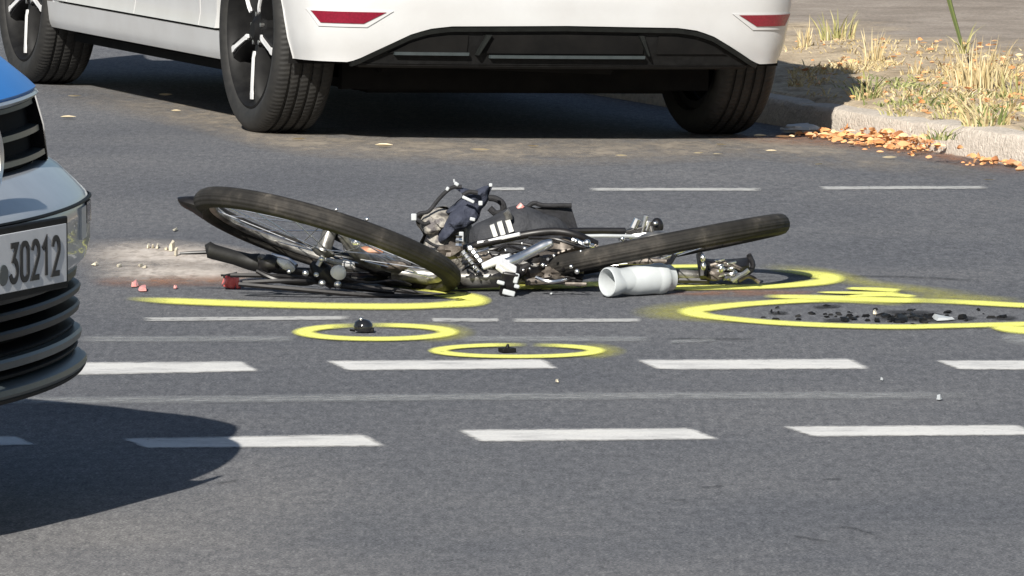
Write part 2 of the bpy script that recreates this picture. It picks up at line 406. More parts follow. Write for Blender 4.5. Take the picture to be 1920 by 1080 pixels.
for q in ([(145, 630), (560, 630), (560, 643), (145, 644)], [(855, 630), (1225, 631), (1225, 643), (855, 643)],
          [(1255, 638), (1345, 634), (1345, 642), (1255, 646)]):
    mark('faded_line', q, 'ghostpaint', D1)
def stroke(name, pts, wx, wy, mat, lift, label=None, per=8, ext=1.0):
    """a painted stroke through photograph points, wx / wy = half width across / along the view in pixels"""
    P = smoothpath([(p[0], p[1], p[2] if len(p) > 2 else 1.) for p in pts], per); m = MB(); rows = []; uvs = []; n = len(P); L = 0; acc = [0]
    for i in range(1, n): L += math.hypot(P[i].x-P[i-1].x, P[i].y-P[i-1].y); acc.append(L)
    for i in range(n):
        t = P[min(i+1, n-1)] - P[max(i-1, 0)]
        # work in un-foreshortened coordinates
        tx, ty = t.x, t.y*wx/wy; l = math.hypot(tx, ty) or 1; nx, ny = -ty/l, tx/l
        k = P[i].z
        r = []
        for j in range(5):
            q = (j/2-1)*k
            g = GH(P[i].x + nx*wx*q, P[i].y + ny*wy*q); g.z += lift*.45; r.append(g); uvs.append((acc[i]/L, j/4))
        rows.append(r)
    m.grid(rows); m.uv = dict(enumerate(uvs))
    return m.build(name, mat, road, smooth=False, recalc=False, label=label)
stroke('worn_line', [(-300, 762), (0, 754), (400, 750), (960, 745), (1400, 743), (1700, 743), (1850, 742)], 60, 8, 'ghostpaint', D1)
def ell(cx, cy, rx, ry, a0=0, a1=360, n=18): return [(cx+rx*math.cos(math.radians(a0+(a1-a0)*i/n)), cy+ry*math.sin(math.radians(a0+(a1-a0)*i/n))) for i in range(n+1)]
stroke('spray_ring', ell(705, 625, 135, 13, -100, 258), 25, 5., 'spray', D2, 'yellow sprayed oval round the black bell lying on the road')
stroke('overspray', ell(706, 625, 150, 16, -60, 60), 40, 9, 'mist', .0055)
stroke('spray_ring', ell(970, 660, 147, 11, -80, 278), 23, 4.2, 'spray', D2, 'flattest yellow sprayed oval, nearest the white dashes')
stroke('overspray', ell(975, 660, 168, 14, -50, 50), 36, 8, 'mist', .0055)
stroke('spray_line', [(235, 562, .5), (330, 567), (560, 575), (740, 577), (830, 574), (885, 568, 1.5), (878, 560, 1.3), (830, 553), (785, 547), (735, 540, .7)], 24, 7, 'spray', D2, 'yellow sprayed line curling under the front wheel')
stroke('spray_line', [(740, 541, .7), (900, 541), (1060, 539), (1120, 535), (1260, 541), (1400, 540), (1480, 537), (1545, 530, 1.3), (1552, 522, 1.5), (1510, 514, 1.), (1440, 508, .5)], 23, 5.8, 'spray', D2, 'yellow sprayed line along the near side of the bicycle')
stroke('spray_line', [(1240, 503, .8), (1320, 503), (1400, 503, .5)], 24, 6, 'spray', D2, 'short yellow sprayed line behind the white bottle')
stroke('spray_ring', [(1700, 574, .9), (1560, 565), (1420, 571), (1320, 581, 1.2), (1300, 588, 1.3), (1340, 597), (1480, 609), (1660, 615), (1800, 613), (1990, 607), (2080, 595), (1990, 580), (1880, 573), (1760, 567), (1640, 565)], 26, 5.4, 'spray', D2, 'large yellow sprayed oval round the black debris')
stroke('overspray', [(1420, 568), (1290, 578, 1.4), (1250, 588, 1.6), (1300, 597), (1420, 603)], 44, 9, 'mist', .0055)
stroke('spray_line', [(1430, 558, .6), (1520, 560), (1660, 565, 1.2), (1740, 566)], 24, 5.5, 'spray', D2+.001, 'yellow sprayed dash above the large oval')
stroke('spray_line', [(1585, 543, .6), (1640, 545), (1690, 548, 1.)], 20, 4, 'spray', D2+.001)
stroke('spray_line', [(1530, 551, .5), (1600, 552), (1690, 553, .8)], 20, 3, 'spray', D2+.002)
stroke('spray_line', [(1580, 560, .6), (1660, 556, 1.), (1720, 560, .7)], 20, 4, 'spray', D2+.003)
stroke('spray_line', [(1860, 612, .7), (1900, 620, 1.2), (1990, 628)], 24, 7, 'spray', D2+.001, 'yellow sprayed corner at the near edge of the large oval')
stroke('overspray', [(1420, 500), (1540, 512), (1640, 535), (1850, 558)], 40, 9, 'mist', .0055)
stroke('overspray', [(1690, 556), (1800, 560), (1920, 566)], 34, 8, 'mist', .006)
# stains, dust and dirt with shapes of their own
stroke('dust_streak', [(120, 480, .8), (220, 478), (330, 480), (430, 486, .8), (540, 498, .5)], 80, 32, 'dust', D1, 'pale scraped dust left of the bicycle')
stroke('dust_streak', [(150, 515, .8), (260, 512), (380, 514), (520, 520, .5)], 80, 22, 'dust', .005)
stroke('rust_stain', [(160, 532, .6), (260, 530), (400, 528), (520, 528, .5)], 60, 13, 'rust', .006)
stroke('soil_band', [(40, 172, .7), (160, 178), (300, 200), (430, 228), (560, 262), (760, 276), (980, 284), (1220, 280), (1420, 272), (1600, 290), (1900, 325)], 90, 32, 'soil', D1)
stroke('rust_stain', [(1330, 262, .5), (1480, 262), (1620, 272), (1780, 296), (1960, 330)], 60, 13, 'rust', .006)
stroke('rust_stain', [(1240, 552, .5), (1400, 550), (1560, 549, .5)], 50, 9, 'rust', .0045)
for q in ([(1470, 520), (1560, 512)], [(1560, 519), (1700, 520), (1850, 528)], [(1560, 990), (1600, 992), (1650, 1008)], [(1310, 916), (1360, 913)], [(1540, 900), (1580, 900)],
          [(1255, 939), (1290, 938)], [(1480, 1005), (1560, 1018)], [(400, 908), (450, 902)], [(1240, 636), (1420, 637)]):
    stroke('tar_mark', [(x, y, .6) for x, y in q], 14, 4, 'tar', .0045)
for q, wx_, wy_ in (([(1440, 588), (1480, 588)], 14, 4), ([(1540, 602), (1600, 601)], 20, 5), ([(1630, 596), (1740, 598), (1800, 604)], 34, 8), ([(1800, 596), (1830, 600)], 20, 5), ([(1860, 597), (1910, 598)], 20, 5), ([(1650, 586), (1760, 588)], 30, 5), ([(1520, 578), (1580, 574)], 20, 4)):
    stroke('dark_stain', q, wx_, wy_, 'stain', .0045)
stroke('grey_stain', [(1880, 628), (1930, 640), (2010, 645)], 30, 14, 'ghostpaint', .0045)

# ================================================================ white car
TH = math.radians(19.6)
car_o = Vector((-.052, 24.27, 0))
roll = math.radians(1.45)
car = thing('parked_car', 'white hatchback parked by the kerb, seen from low behind', 'car', (car_o.x, car_o.y, H(car_o.x, car_o.y)+.004))
car.rotation_euler = (0, roll, TH)
HWB, WR, TRK, WB = .895, .345, .785, 2.78
ARCH = .385
# rear bumper: plan path
bp = [(-HWB, -.20), (-.893, -.36), (-.872, -.47), (-.825, -.55), (-.72, -.615), (-.50, -.655), (-.25, -.672), (0, -.678)]
bp = bp + [(-x, y) for x, y in reversed(bp[:-1])]
plan = smoothpath([(x, y, 0) for x, y in bp], 7)
def plan_n(i):
    t = plan[min(i+1, len(plan)-1)] - plan[max(i-1, 0)]; return Vector((t.y, -t.x, 0)).normalized()    # outward (rear)
def inset(z): return interp(z, [.20, .255, .275, .33, .395, .45, .475, .60, .72, .80, 1.0], [.052, .046, .042, .022, .010, .004, 0., .004, .02, .05, .07])
def zbot(x):
    a = abs(x); return interp(a, [0, .40, .47, .53, .70, .735, 1], [.394, .389, .380, .362, .278, .266, .266])
def bpt(i, z, off=0.):
    p = plan[i]; n = plan_n(i); q = p - n*(inset(z)-off)
    y = q.y
    # arch edge
    za = z - WR
    edge = -math.sqrt(max(0., ARCH*ARCH - za*za))
    if y > edge and abs(q.x) > .6: y = edge - .0001*(len(plan)//2 - abs(i-len(plan)//2))
    return Vector((q.x, y, z))
ztop = .78
rows = []
for i in range(len(plan)):
    zb = zbot(plan[i].x); zs = sorted(set([zb, zb+.006] + [lerp(zb+.006, ztop, k/16) for k in range(1, 17)]))
    rows.append([bpt(i, zb, -.012)] + [bpt(i, z) for z in zs])
m = len(min(rows, key=len)); rows = [r[:m] for r in rows]
b = MB(); b.grid(rows); bumper = b.build('rear_bumper', 'white', car)
# reflectors
def bidx(x):
    return min(range(len(plan)), key=lambda i: abs(plan[i].x - x) + (0 if abs(plan[i].x) < .99 else 9))
def bsurf(x, z, off):
    # interpolate between plan samples on the rear face
    for i in range(len(plan)-1):
        if plan[i].x <= x <= plan[i+1].x and plan[i].y < -.3:
            t = (x-plan[i].x)/((plan[i+1].x-plan[i].x) or 1); return lerp(bpt(i, z, off), bpt(i+1, z, off), t)
    return bpt(bidx(x), z, off)
for sgn in (-1, 1):
    def refl(grow, off, th, name, mat, par, dz0=0., dz1=0.):
        top = [(sgn*lerp(.842+grow, .618-grow*2, k/12)) for k in range(13)]
        bot = [(sgn*lerp(.818+grow*.6, .690-grow, k/12)) for k in range(13)]
        rr = []
        for j in range(4):
            t = j/3; rr.append([bsurf(lerp(top[k], bot[k], t), lerp(.432+dz0, .394+dz1, t), off) for k in range(13)])
        bb = MB(); bb.slab(rr, lambda i, k: Vector((0, .02, 0))); return bb.build(name, mat, par)
    refl(.012, .004, .02, 'reflector_surround', 'white', bumper, .004, -.012)
    refl(0., .007, .02, 'reflector', 'red', bumper)
# black diffuser under the bumper
rows = []
xs = [lerp(-.725, .725, k/60) for k in range(61)]
for x in xs:
    zt = zbot(x) - .003
    rows.append([bsurf(x, lerp(zt, .256, k/6), -.016 - (.02 if 0 < k < 6 else 0)*0) for k in range(7)])
b = MB(); b.grid(rows); dif = b.build('diffuser', 'blackplastic', car)
rows = [[bsurf(x, zbot(x)-.004-.014*k, .004-.004*k) for k in range(2)] for x in xs]
b = MB(); b.slab(rows, Vector((0, .03, 0))); b.build('trim_edge', 'slat', dif)
for (xa, xb) in ((-.60, -.335), (-.285, .285), (.335, .60)):
    rows = []
    for k in range(17):
        x = lerp(xa, xb, k/16); zt = zbot(x) - .030
        rows.append([bsurf(x, zt, -.010), bsurf(x, lerp(zt, .300, .5), -.011), bsurf(x, min(zt, .300), -.010)])
    b = MB(); b.slab(rows, Vector((0, .004, 0))); b.build('vent_panel', 'dark', dif)
for sx in (-1, 1):
    x = sx*.31; b = MB()
    pl = [bsurf(x-sx*.012, .294, .012), bsurf(x+sx*.014-sx*.02, .294, .012), bsurf(x-sx*.035, .362, .006), bsurf(x-sx*.062+sx*.01, .362, .006)]
    b.prism(pl, (0, .05, 0)); b.build('diffuser_fin', 'slat', dif)
for xa, xb, z in ((-.58, -.33, .296), (-.255, .29, .288)):
    b = MB(); b.slab([[bsurf(lerp(xa, xb, k/12), z+dz, .004) for k in range(13)] for dz in (.006, -.004)], Vector((0, .03, 0))); b.build('ledge', 'slatgrey', dif)
b = MB(); b.slab([[bsurf(lerp(-.70, .70, k/30), z, o) for k in range(31)] for z, o in ((.262, -.012), (.248, -.03))], Vector((0, .25, .01))); b.build('lower_lip', 'blackplastic', dif)
# sides
def side_x(y, z):
    base = interp(z, [.20, .225, .25, .32, .34, .46, .62, .80, .95, 1.0, 1.45], [.835, .866, .874, .884, .872, .878, .895, .885, .865, .84, .62])
    f = interp(y, [-.6, -.2, .5, 2.2, 2.9, 3.3, 3.6], [-.06, 0, .006, .004, -.01, -.06, -.14]); return base + f
def side_panel(y0, y1, z0, z1, ny, nz, sgn, off=0., snap=None):
    ys = [lerp(y0, y1, k/ny) for k in range(ny+1)]; zs = [lerp(z0, z1, k/nz) for k in range(nz+1)]; rows = []
    for y in ys:
        r = []
        for z in zs:
            yy = y
            if snap == 'front_of_rear':      # panel starts at the rear arch
                e = math.sqrt(max(0, ARCH**2-(z-WR)**2)); yy = lerp(max(e, y0), y1, (y-y0)/(y1-y0))
            if snap == 'behind_front':
                e = WB - math.sqrt(max(0, ARCH**2-(z-WR)**2)); yy = lerp(y0, min(e, y1), (y-y0)/(y1-y0))
            r.append(Vector((sgn*(side_x(yy, z)+off), yy, z)))
        rows.append(r)
    return rows
for sg in (-1, 1):
    def pan(name, *a, mat='white', par=car, th=.02, **k):
        bb = MB(); bb.slab(side_panel(*a, sg, **k), Vector((-sg*th, 0, 0))); return bb.build(name, mat, par)
    pan('sill', .30, WB-.30, .222, .318, 40, 6, snap=None)
    # end fillets of the sill run to the wheel arches
    pan('quarter_panel', .20, .56, .326, .95, 10, 14, snap='front_of_rear')
    pan('door', .572, 1.335, .326, .95, 14, 14)
    pan('door', 1.345, 2.19, .326, .95, 14, 14)
    pan('wing', 2.20, 2.6, .326, .95, 10, 14, snap='behind_front')
    # arch tops and upper wings
    for cy, y0, y1, nm in ((0, -.45, .45, 'rear_arch'), (WB, WB-.45, WB+.80, 'front_arch')):
        rows = []
        for k in range(25):
            y = lerp(y0, y1, k/24); e = WR + math.sqrt(max(0, ARCH**2-(y-cy)**2)) if abs(y-cy) < ARCH else (.72 if nm == 'rear_arch' else .26)
            e = max(e, .62 if nm == 'rear_arch' and abs(y-cy) > ARCH*.6 else 0)
            rows.append([Vector((sg*side_x(y, lerp(e, .95, j/8)), y, lerp(e, .95, j/8))) for j in range(9)])
        bb = MB(); bb.slab(rows, Vector((-sg*.02, 0, 0))); bb.build('arch_panel', 'white', car)
    # greenhouse
    bb = MB(); bb.slab([[Vector((sg*side_x(y, z)*(1), y + (z-.95)*k_, z)) for z in (.95, 1.1, 1.25, 1.42)] for y, k_ in ((-.50, .35), (.4, .1), (1.4, 0), (2.5, -1.3))], Vector((-sg*.02, 0, 0)))
    bb.build('side_window', 'glass', car)
    # wheel housings
    for cy in (0, WB):
        hb = MB(); pr = []
        for k in range(21):
            q = lerp(-.25, PI+.25, k/20); pr.append((cy + ARCH*math.cos(q), WR + ARCH*math.sin(q)))
        hb.grid([[Vector((sg*.865, y, z)) for y, z in pr], [Vector((sg*.55, y, z)) for y, z in pr]])
        hb.add([Vector((sg*.55, y, z)) for y, z in pr], [tuple(range(len(pr)))])
        hb.build('wheel_housing', 'dark', car)
# tailgate, glass, roof, bonnet
def xloft(name, mat, st, par=car, n=12):
    rows = []
    for (y, z, hw, cr) in st: rows.append([Vector((hw*t, y + .05*t*t, z - cr*t*t)) for t in [k/n*2-1 for k in range(n+1)]])
    bb = MB(); bb.grid(rows); return bb.build(name, mat, par)
xloft('tailgate', 'white', [(-.63, .78, .80, 0), (-.62, .90, .81, 0), (-.56, 1.0, .80, 0)])
xloft('rear_window', 'glass', [(-.56, 1.0, .78, 0), (-.30, 1.40, .63, 0)])
xloft('roof', 'white', [(-.42, 1.43, .63, .03), (-.2, 1.50, .64, .04), (.8, 1.55, .64, .04), (1.8, 1.50, .62, .04), (2.0, 1.45, .60, .04)])
xloft('windscreen', 'glass', [(2.0, 1.45, .60, .04), (2.75, 1.0, .75, .05)])
xloft('bonnet', 'white', [(2.75, 1.0, .80, .06), (3.2, .88, .78, .06), (3.5, .70, .72, .06), (3.56, .45, .70, .0), (3.5, .2, .66, 0)])
b = MB(); b.box((0, .06, .27), (1.06, .80, .10)); b.box((0, 1.39, .19), (1.60, 1.97, .03)); b.box((0, 1.6, .16), (1.06, 3.6, .032)); b.box((0, 1.39, .172), (1.30, 1.9, .03)); b.box((0, 1.39, .26), (1.62, 2.0, .10)); b.box((0, 2.9, .27), (1.06, .9, .1)); b.box((0, -.27, .34), (1.30, .04, .36)); b.box((0, 1.25, .62), (1.05, 3.3, .6))
b.tube([(-.7, 0, .33), (.7, 0, .33)], .04, 8); b.tube([(-.45, .1, .25), (-.2, -.35, .28), (.25, -.42, .27)], .05, 8)
b.build('underbody', 'dark', car, smooth=False)
# wheels
def car_wheel(parent, M4, R=WR, rim=.262, wd=.215, sgn=-1, spokes=5, steer=0.):
    """axis local Z, +Z is the outer face"""
    wnode = sub('wheel', parent, M4)
    h = wd/2; gr = []
    pr = [(rim-.004, h-.028), (rim+.004, h-.012), (rim+.02, h-.004), (rim+.045, h), (R-.022, h-.006), (R-.009, h-.018), (R-.003, h-.03)]
    for gx in (.052, .018, -.018, -.052):
        pr += [(R, gx+.0075), (R-.0005, gx+.006), (R-.008, gx+.005), (R-.008, gx-.005), (R-.0005, gx-.006), (R, gx-.0075)]
    pr += [(R-.003, -h+.03), (R-.009, -h+.018), (R-.022, -h+.006), (rim+.045, -h), (rim+.004, -h+.012), (rim-.004, -h+.028)]
    b = MB(); b.lathe(pr, 96, closed=True); ty = b.build('tyre', 'cartyre', wnode)
    b = MB(); b.lathe([(rim+.002, h-.03), (rim+.001, h-.014), (rim-.006, h-.011), (rim-.014, h-.02), (rim-.022, h-.05), (rim-.03, -h+.03), (rim+.002, -h+.028)], 72); b.build('rim', 'rimblack', wnode)
    b = MB(); b.lathe([(.0, -.03), (rim-.03, -.03)], 48); b.lathe([(.0, -.005), (.15, -.005), (.155, -.02)], 40); b.build('brake_disc', 'dark', wnode)
    b = MB(); b.lathe([(0, h-.02), (.028, h-.021), (.034, h-.027), (.05, h-.034), (.066, h-.05), (.07, 0)], 32); b.build('hub_cap', 'rimblack', wnode)
    # one spoke along +X
    sb = MB(); rows = []
    for t, wdt, zz in ((.045, .030, h-.038), (.09, .024, h-.030), (.16, .026, h-.026), (.215, .034, h-.026), (rim-.012, .047, h-.026)):
        rows.append([Vector((t, -wdt, zz-.020)), Vector((t, -wdt*.55, zz)), Vector((t, wdt*.55, zz)), Vector((t, wdt, zz-.020))])
    sb.slab(rows, Vector((0, 0, -.03)))
    spk = sb.build('spoke', 'rimblack', wnode)
    ib = MB()
    ib.prism([(.072, -.006, h-.031), (.072, .006, h-.031), (.082, .010, h-.030), (.095, .0075, h-.0275), (.20, .0075, h-.0235), (.215, .011, h-.0235), (.232, .010, h-.0235), (.232, -.010, h-.0235), (.215, -.011, h-.0235), (.20, -.0075, h-.0235), (.095, -.0075, h-.0275), (.082, -.010, h-.030)], (0, 0, .006))
    ins = ib.build('spoke_inlay', 'polished', wnode, smooth=False)
    a0 = -PI/2 + steer
    for k in range(spokes):
        Rk = Matrix.Rotation(a0 + 2*PI*k/spokes, 4, 'Z')
        if k == 0: spk.matrix_local = Rk; ins.matrix_local = Rk
        else: inst(spk, 'spoke', wnode, Rk); inst(ins, 'spoke_inlay', wnode, Rk)
    lb = MB(); lb.lathe([(0, h-.018), (.008, h-.019), (.009, h-.05)], 8); bolt_or_glint = lb.build('wheel_bolt', 'chrome', wnode)
    for k in range(5):
        q = a0 + 2*PI*(k+.5)/5; T = Matrix.Translation((.052*math.cos(q), .052*math.sin(q), -.012))
        if k == 0: bolt_or_glint.matrix_local = T
        else: inst(bolt_or_glint, 'wheel_bolt', wnode, T)
    return wnode
def tyremat():
    m, nt, bs = newmat('car_tyre'); v = texco(nt)
    sx = N(nt, 'ShaderNodeSeparateXYZ'); nt.links.new(v, sx.inputs[0])
    ang = math_(nt, 'ARCTAN2', sx.outputs[1], sx.outputs[0])
    rib = math_(nt, 'SINE', math_(nt, 'ADD', math_(nt, 'MULTIPLY', ang, 120.), math_(nt, 'MULTIPLY', sx.outputs[2], 60.)))
    rad = math_(nt, 'POWER', math_(nt, 'ADD', math_(nt, 'MULTIPLY', sx.outputs[0], sx.outputs[0]), math_(nt, 'MULTIPLY', sx.outputs[1], sx.outputs[1])), .5)
    tread = ramp(nt, rad, [(.330, 0.), (.338, 1.)])
    n = noise(nt, v, 30, 4)
    c = ramp(nt, n, [(.3, (.011, .0107, .0103)), (.7, (.023, .022, .020))])
    nt.links.new(c, bs.inputs['Base Color']); bs.inputs['Roughness'].default_value = .7
    bump(nt, bs, math_(nt, 'ADD', math_(nt, 'MULTIPLY', rib, tread), math_(nt, 'MULTIPLY', n, .6)), .22, .004); return m
M['cartyre'] = tyremat()
def wheelM(x, y, z, sgn):
    # local X = car rear.. : axis -> +-X of the car; local -Y -> down
    ax = Vector((sgn, 0, 0)); dn = Vector((0, 0, 1)); xx = dn.cross(ax)
    Mx = Matrix((xx, dn, ax)).transposed().to_4x4(); Mx.translation = (x, y, z); return Mx
for sg in (-1, 1):
    car_wheel(car, wheelM(sg*TRK, 0, WR-.004, sg), steer=math.radians(2))
    car_wheel(car, wheelM(sg*TRK, WB, WR-.004, sg), steer=math.radians(3))

# ================================================================ blue and silver police car
AA = math.radians(21.5)
pc_o = Vector((-1.002, 13.10, -.055))
pcar = thing('police_car', 'blue and silver police car front with number plate 30212', 'car', pc_o, (0, 0, -PI/2 - AA + PI))
# local: +Y = -forward?  build with local -Y forward, +X = the far side
pcar.rotation_euler = (0, 0, PI/2 - AA)
# world of local (x, y): x*(cos r, sin r) + y*(-sin r, cos r);  r = 90-AA: X -> (sin AA, cos AA) far side, Y -> (-cos AA, sin AA) backwards
def bow(u):
    a = abs(u); b = .262*a*a
    if a > .72: b += 1.6*(a-.72)**2 + 22*max(0, a-.84)**3*1.5
    return b
US = [(-1+2*k/72)*.93 for k in range(73)]
def fp(u, o, z, k=1.): return Vector((u, bow(u)*k - o, z))
def sweep(name, mat, prof, par=pcar, u0=-.93, u1=.93, th=.012, n=64, kb=1., **kw):
    """prof: list of (forward offset, z)"""
    rows = [[fp(lerp(u0, u1, i/n), o, z, kb) for i in range(n+1)] for o, z in prof]
    b = MB(); b.slab(rows, Vector((0, th, 0))); return b.build(name, mat, par, **kw)
bon = sweep('bonnet', 'blue', [(-1.05, 1.08), (-.75, 1.06), (-.45, 1.005), (-.25, .955), (-.13, .905), (-.075, .866), (-.058, .852), (-.064, .838)], u0=-.78, u1=.78, th=.03)
sweep('bonnet_edge', 'silver', [(-.056, .846), (-.052, .841), (-.058, .834)], par=bon, u0=-.76, u1=.76)
gr = sweep('grille', 'dark', [(-.085, .845), (-.070, .78), (-.060, .69)], u0=-.70, u1=.70)
M['slatchrome'] = plain('dull_chrome_slat', (.030, .032, .030), (.055, .058, .052), .35, metal=.4, scale=20)
for z, o, hh, mt in ((.826, -.050, .013, 'slat'), (.776, -.036, .016, 'slatchrome'), (.730, -.024, .015, 'slatchrome'), (.702, -.026, .010, 'slat')):
    sweep('slat', mt, [(o-.03, z+hh*.50), (o-.012, z+hh*.42), (o-.010, z-hh*.25), (o-.03, z-hh*.4)], par=gr, u0=-.69, u1=.69, th=.015)
b = MB(); rows = []
for u in (.70, .725): rows.append([fp(u, o, z) for o, z in ((-.06, .845), (-.04, .78), (-.03, .70))])
b.slab(rows, Vector((0, .03, 0))); b.build('grille_end', 'blackgloss', gr)
b = MB(); rows = []
for u in (-.70, -.725): rows.append([fp(u, o, z) for o, z in ((-.06, .845), (-.04, .78), (-.03, .70))])
b.slab(rows, Vector((0, .03, 0))); b.build('grille_end', 'blackgloss', gr)
# round chrome emblem ring on the grille
b = MB(); Mb = Matrix.Translation((0, -.030, .765)) @ Matrix.Rotation(PI/2, 4, 'X')
b.lathe([(.070, 0), (.072, .012), (.079, .016), (.086, .012), (.088, 0)], 40, Mb); bad = b.build('emblem', 'chrome', pcar)
b = MB(); b.lathe([(0, .004), (.071, .004)], 40, Mb); b.build('emblem_face', 'blackgloss', bad)
def stroke3(pts, wdt, z0, th, fr):
    """flat ribbon along pts (x, z) -> fr(x, z, depth)"""
    m = MB(); n = len(pts); L = []; Rr = []
    for i in range(n):
        a = Vector(pts[max(i-1, 0)]); c = Vector(pts[i]); d = Vector(pts[min(i+1, n-1)])
        t1 = (c-a); t2 = (d-c)
        t1 = t1.normalized() if t1.length > 1e-9 else t2.normalized(); t2 = t2.normalized() if t2.length > 1e-9 else t1
        n1 = Vector((-t1.y, t1.x)); n2 = Vector((-t2.y, t2.x)); nn = n1+n2
        nn = nn.normalized() if nn.length > 1e-6 else n1
        k = 1/max(.5, nn.dot(n1)); L.append(c+nn*wdt/2*k); Rr.append(c-nn*wdt/2*k)
    rows = [[fr(p.x, p.y, z0+th) for p in L], [fr(p.x, p.y, z0+th) for p in Rr]]
    m.slab(rows, fr(0, 0, z0) - fr(0, 0, z0+th)); return m
for pts in ([(-.034, .036), (-.018, -.002), (0, .036), (.018, -.002), (.034, .036)], [(-.044, .02), (-.018, -.044), (0, -.008), (.018, -.044), (.044, .02)]):
    stroke3(pts, .009, .004, .006, lambda x, z, d: Vector((x*1.2, -.030-d, .765+z*1.2))).build('emblem_letter', 'chrome', bad, smooth=False)
# bumper
bu = sweep('front_bumper', 'silver', [(-.028, .712), (-.012, .704), (.022, .676), (.046, .655), (.056, .640), (.058, .62), (.056, .56), (.046, .528), (.030, .512), (.0, .506)], th=.03)
sweep('bumper_groove', 'blackplastic', [(.0585, .647), (.0600, .644), (.0585, .641)], par=bu, u0=-.9, u1=.9, th=.004)
# fog lamp inset strips at the corners
for sg in (-1, 1):
    b = MB(); b.slab([[fp(sg*u, .062, z) for u in (.55, .58, .61)] for z in (.636, .575)], Vector((0, .012, 0))); b.build('sensor_strip', 'whiteplastic', bu)
    b = MB(); b.slab([[fp(sg*u, .0615, z) for u in (.625, .66, .70)] for z in (.640, .60)], Vector((0, .012, 0))); b.build('corner_lamp', 'blackgloss', bu)
# number plate
pl = MB(); PY = -.083
pl.box((0, PY+.004, .578), (.544, .010, .134)); plate = pl.build('number_plate', 'blackplastic', pcar, bevel=.003)
pl = MB(); pl.box((0, PY-.0025, .578), (.518, .003, .108)); pl.build('plate_face', 'plate', plate, bevel=.001)
pl = MB(); pl.box((0, PY+.02, .578), (.40, .03, .10)); pl.build('plate_holder', 'blackplastic', plate)
def arc(cx, cz, rx, rz, a0, a1, n=10): return [(cx+rx*math.cos(math.radians(lerp(a0, a1, k/n))), cz+rz*math.sin(math.radians(lerp(a0, a1, k/n)))) for k in range(n+1)]
DGW, DGH = .029, .0660      # centre-line size of a digit
def glyph(ch):
    w_, h_ = DGW, DGH; x0, x1 = -w_/2, w_/2; r = .0125
    if ch == '0': return [arc(x1-r, h_/2-r*1.2, r, r*1.2, 0, 90) + arc(x0+r, h_/2-r*1.2, r, r*1.2, 90, 180) + arc(x0+r, -h_/2+r*1.2, r, r*1.2, 180, 270) + arc(x1-r, -h_/2+r*1.2, r, r*1.2, 270, 360) + [(x1, h_/2-r*1.2)]]
    if ch == '1': return [[(-.010, .017), (.004, h_/2), (.004, -h_/2)]]
    if ch == '2': return [arc(0, h_/2-.018, .0140, .018, 170, -30, 14) + [(x0+.001, -h_/2), (x1, -h_/2)]]
    if ch == '3': return [[(x0+.002, h_/2), (x1-.002, h_/2), (-.003, .006)] + arc(-.001, -h_/2+.0195, .0150, .0195, 70, -160, 14)]
    if ch == 'B': return [[(x0, -h_/2), (x0, h_/2)] + arc(0, h_/2-.0155, .0135, .0155, 90, -90) + [(x0, .0015)], [(x0, .0015)] + arc(0, -h_/2+.017, .0145, .0170, 90, -90) + [(x0, -h_/2)]]
pf = lambda x, z, d: Vector((x, PY-.004-d, .576+z))
xpos = {0: ('B', -.085), 1: ('3', .030), 2: ('0', .076), 3: ('2', .122), 4: ('1', .164), 5: ('2', .210)}
for ch, xc in xpos.values():
    m = MB()
    for g in glyph(ch):
        q = stroke3([(x, z) for x, z in g], .0105, 0, .002, lambda x, z, d, xc=xc: pf(x+xc, z, d)); m.add(q.v, q.f)
    m.build('plate_character', 'ink', plate, smooth=False)
m = MB(); m.lathe([(0, .002), (.019, .002), (.0195, 0)], 24, Matrix.Translation((-.015, PY-.004, .558)) @ Matrix.Rotation(PI/2, 4, 'X')); m.build('plate_seal', 'slatgrey', plate)
# lower grille
lg = sweep('lower_grille', 'dark', [(-.03, .508), (-.03, .33)], u0=-.86, u1=.86)
for z, o, hh, mt in ((.500, .028, .030, 'slat'), (.468, .036, .020, 'slat'), (.432, .034, .022, 'slat'), (.396, .022, .012, 'blackplastic'), (.380, .038, .026, 'slatgrey'), (.356, .030, .012, 'blackplastic')):
    sweep('slat', mt, [(o-.05, z+hh*.5), (o-.004, z+hh*.40), (o, z+hh*.18), (o-.003, z-hh*.34), (o-.05, z-hh*.42)], par=lg, u0=-.85, u1=.85, th=.012)
sweep('front_lip', 'slatgrey', [(.010, .346), (.036, .343), (.047, .336), (.049, .326), (.044, .318), (-.05, .312)], u0=-.85, u1=.85, th=.02)
sweep('lip_shadow_gap', 'blackplastic', [(.046, .318), (.040, .309), (-.06, .305)], u0=-.84, u1=.84, th=.02)
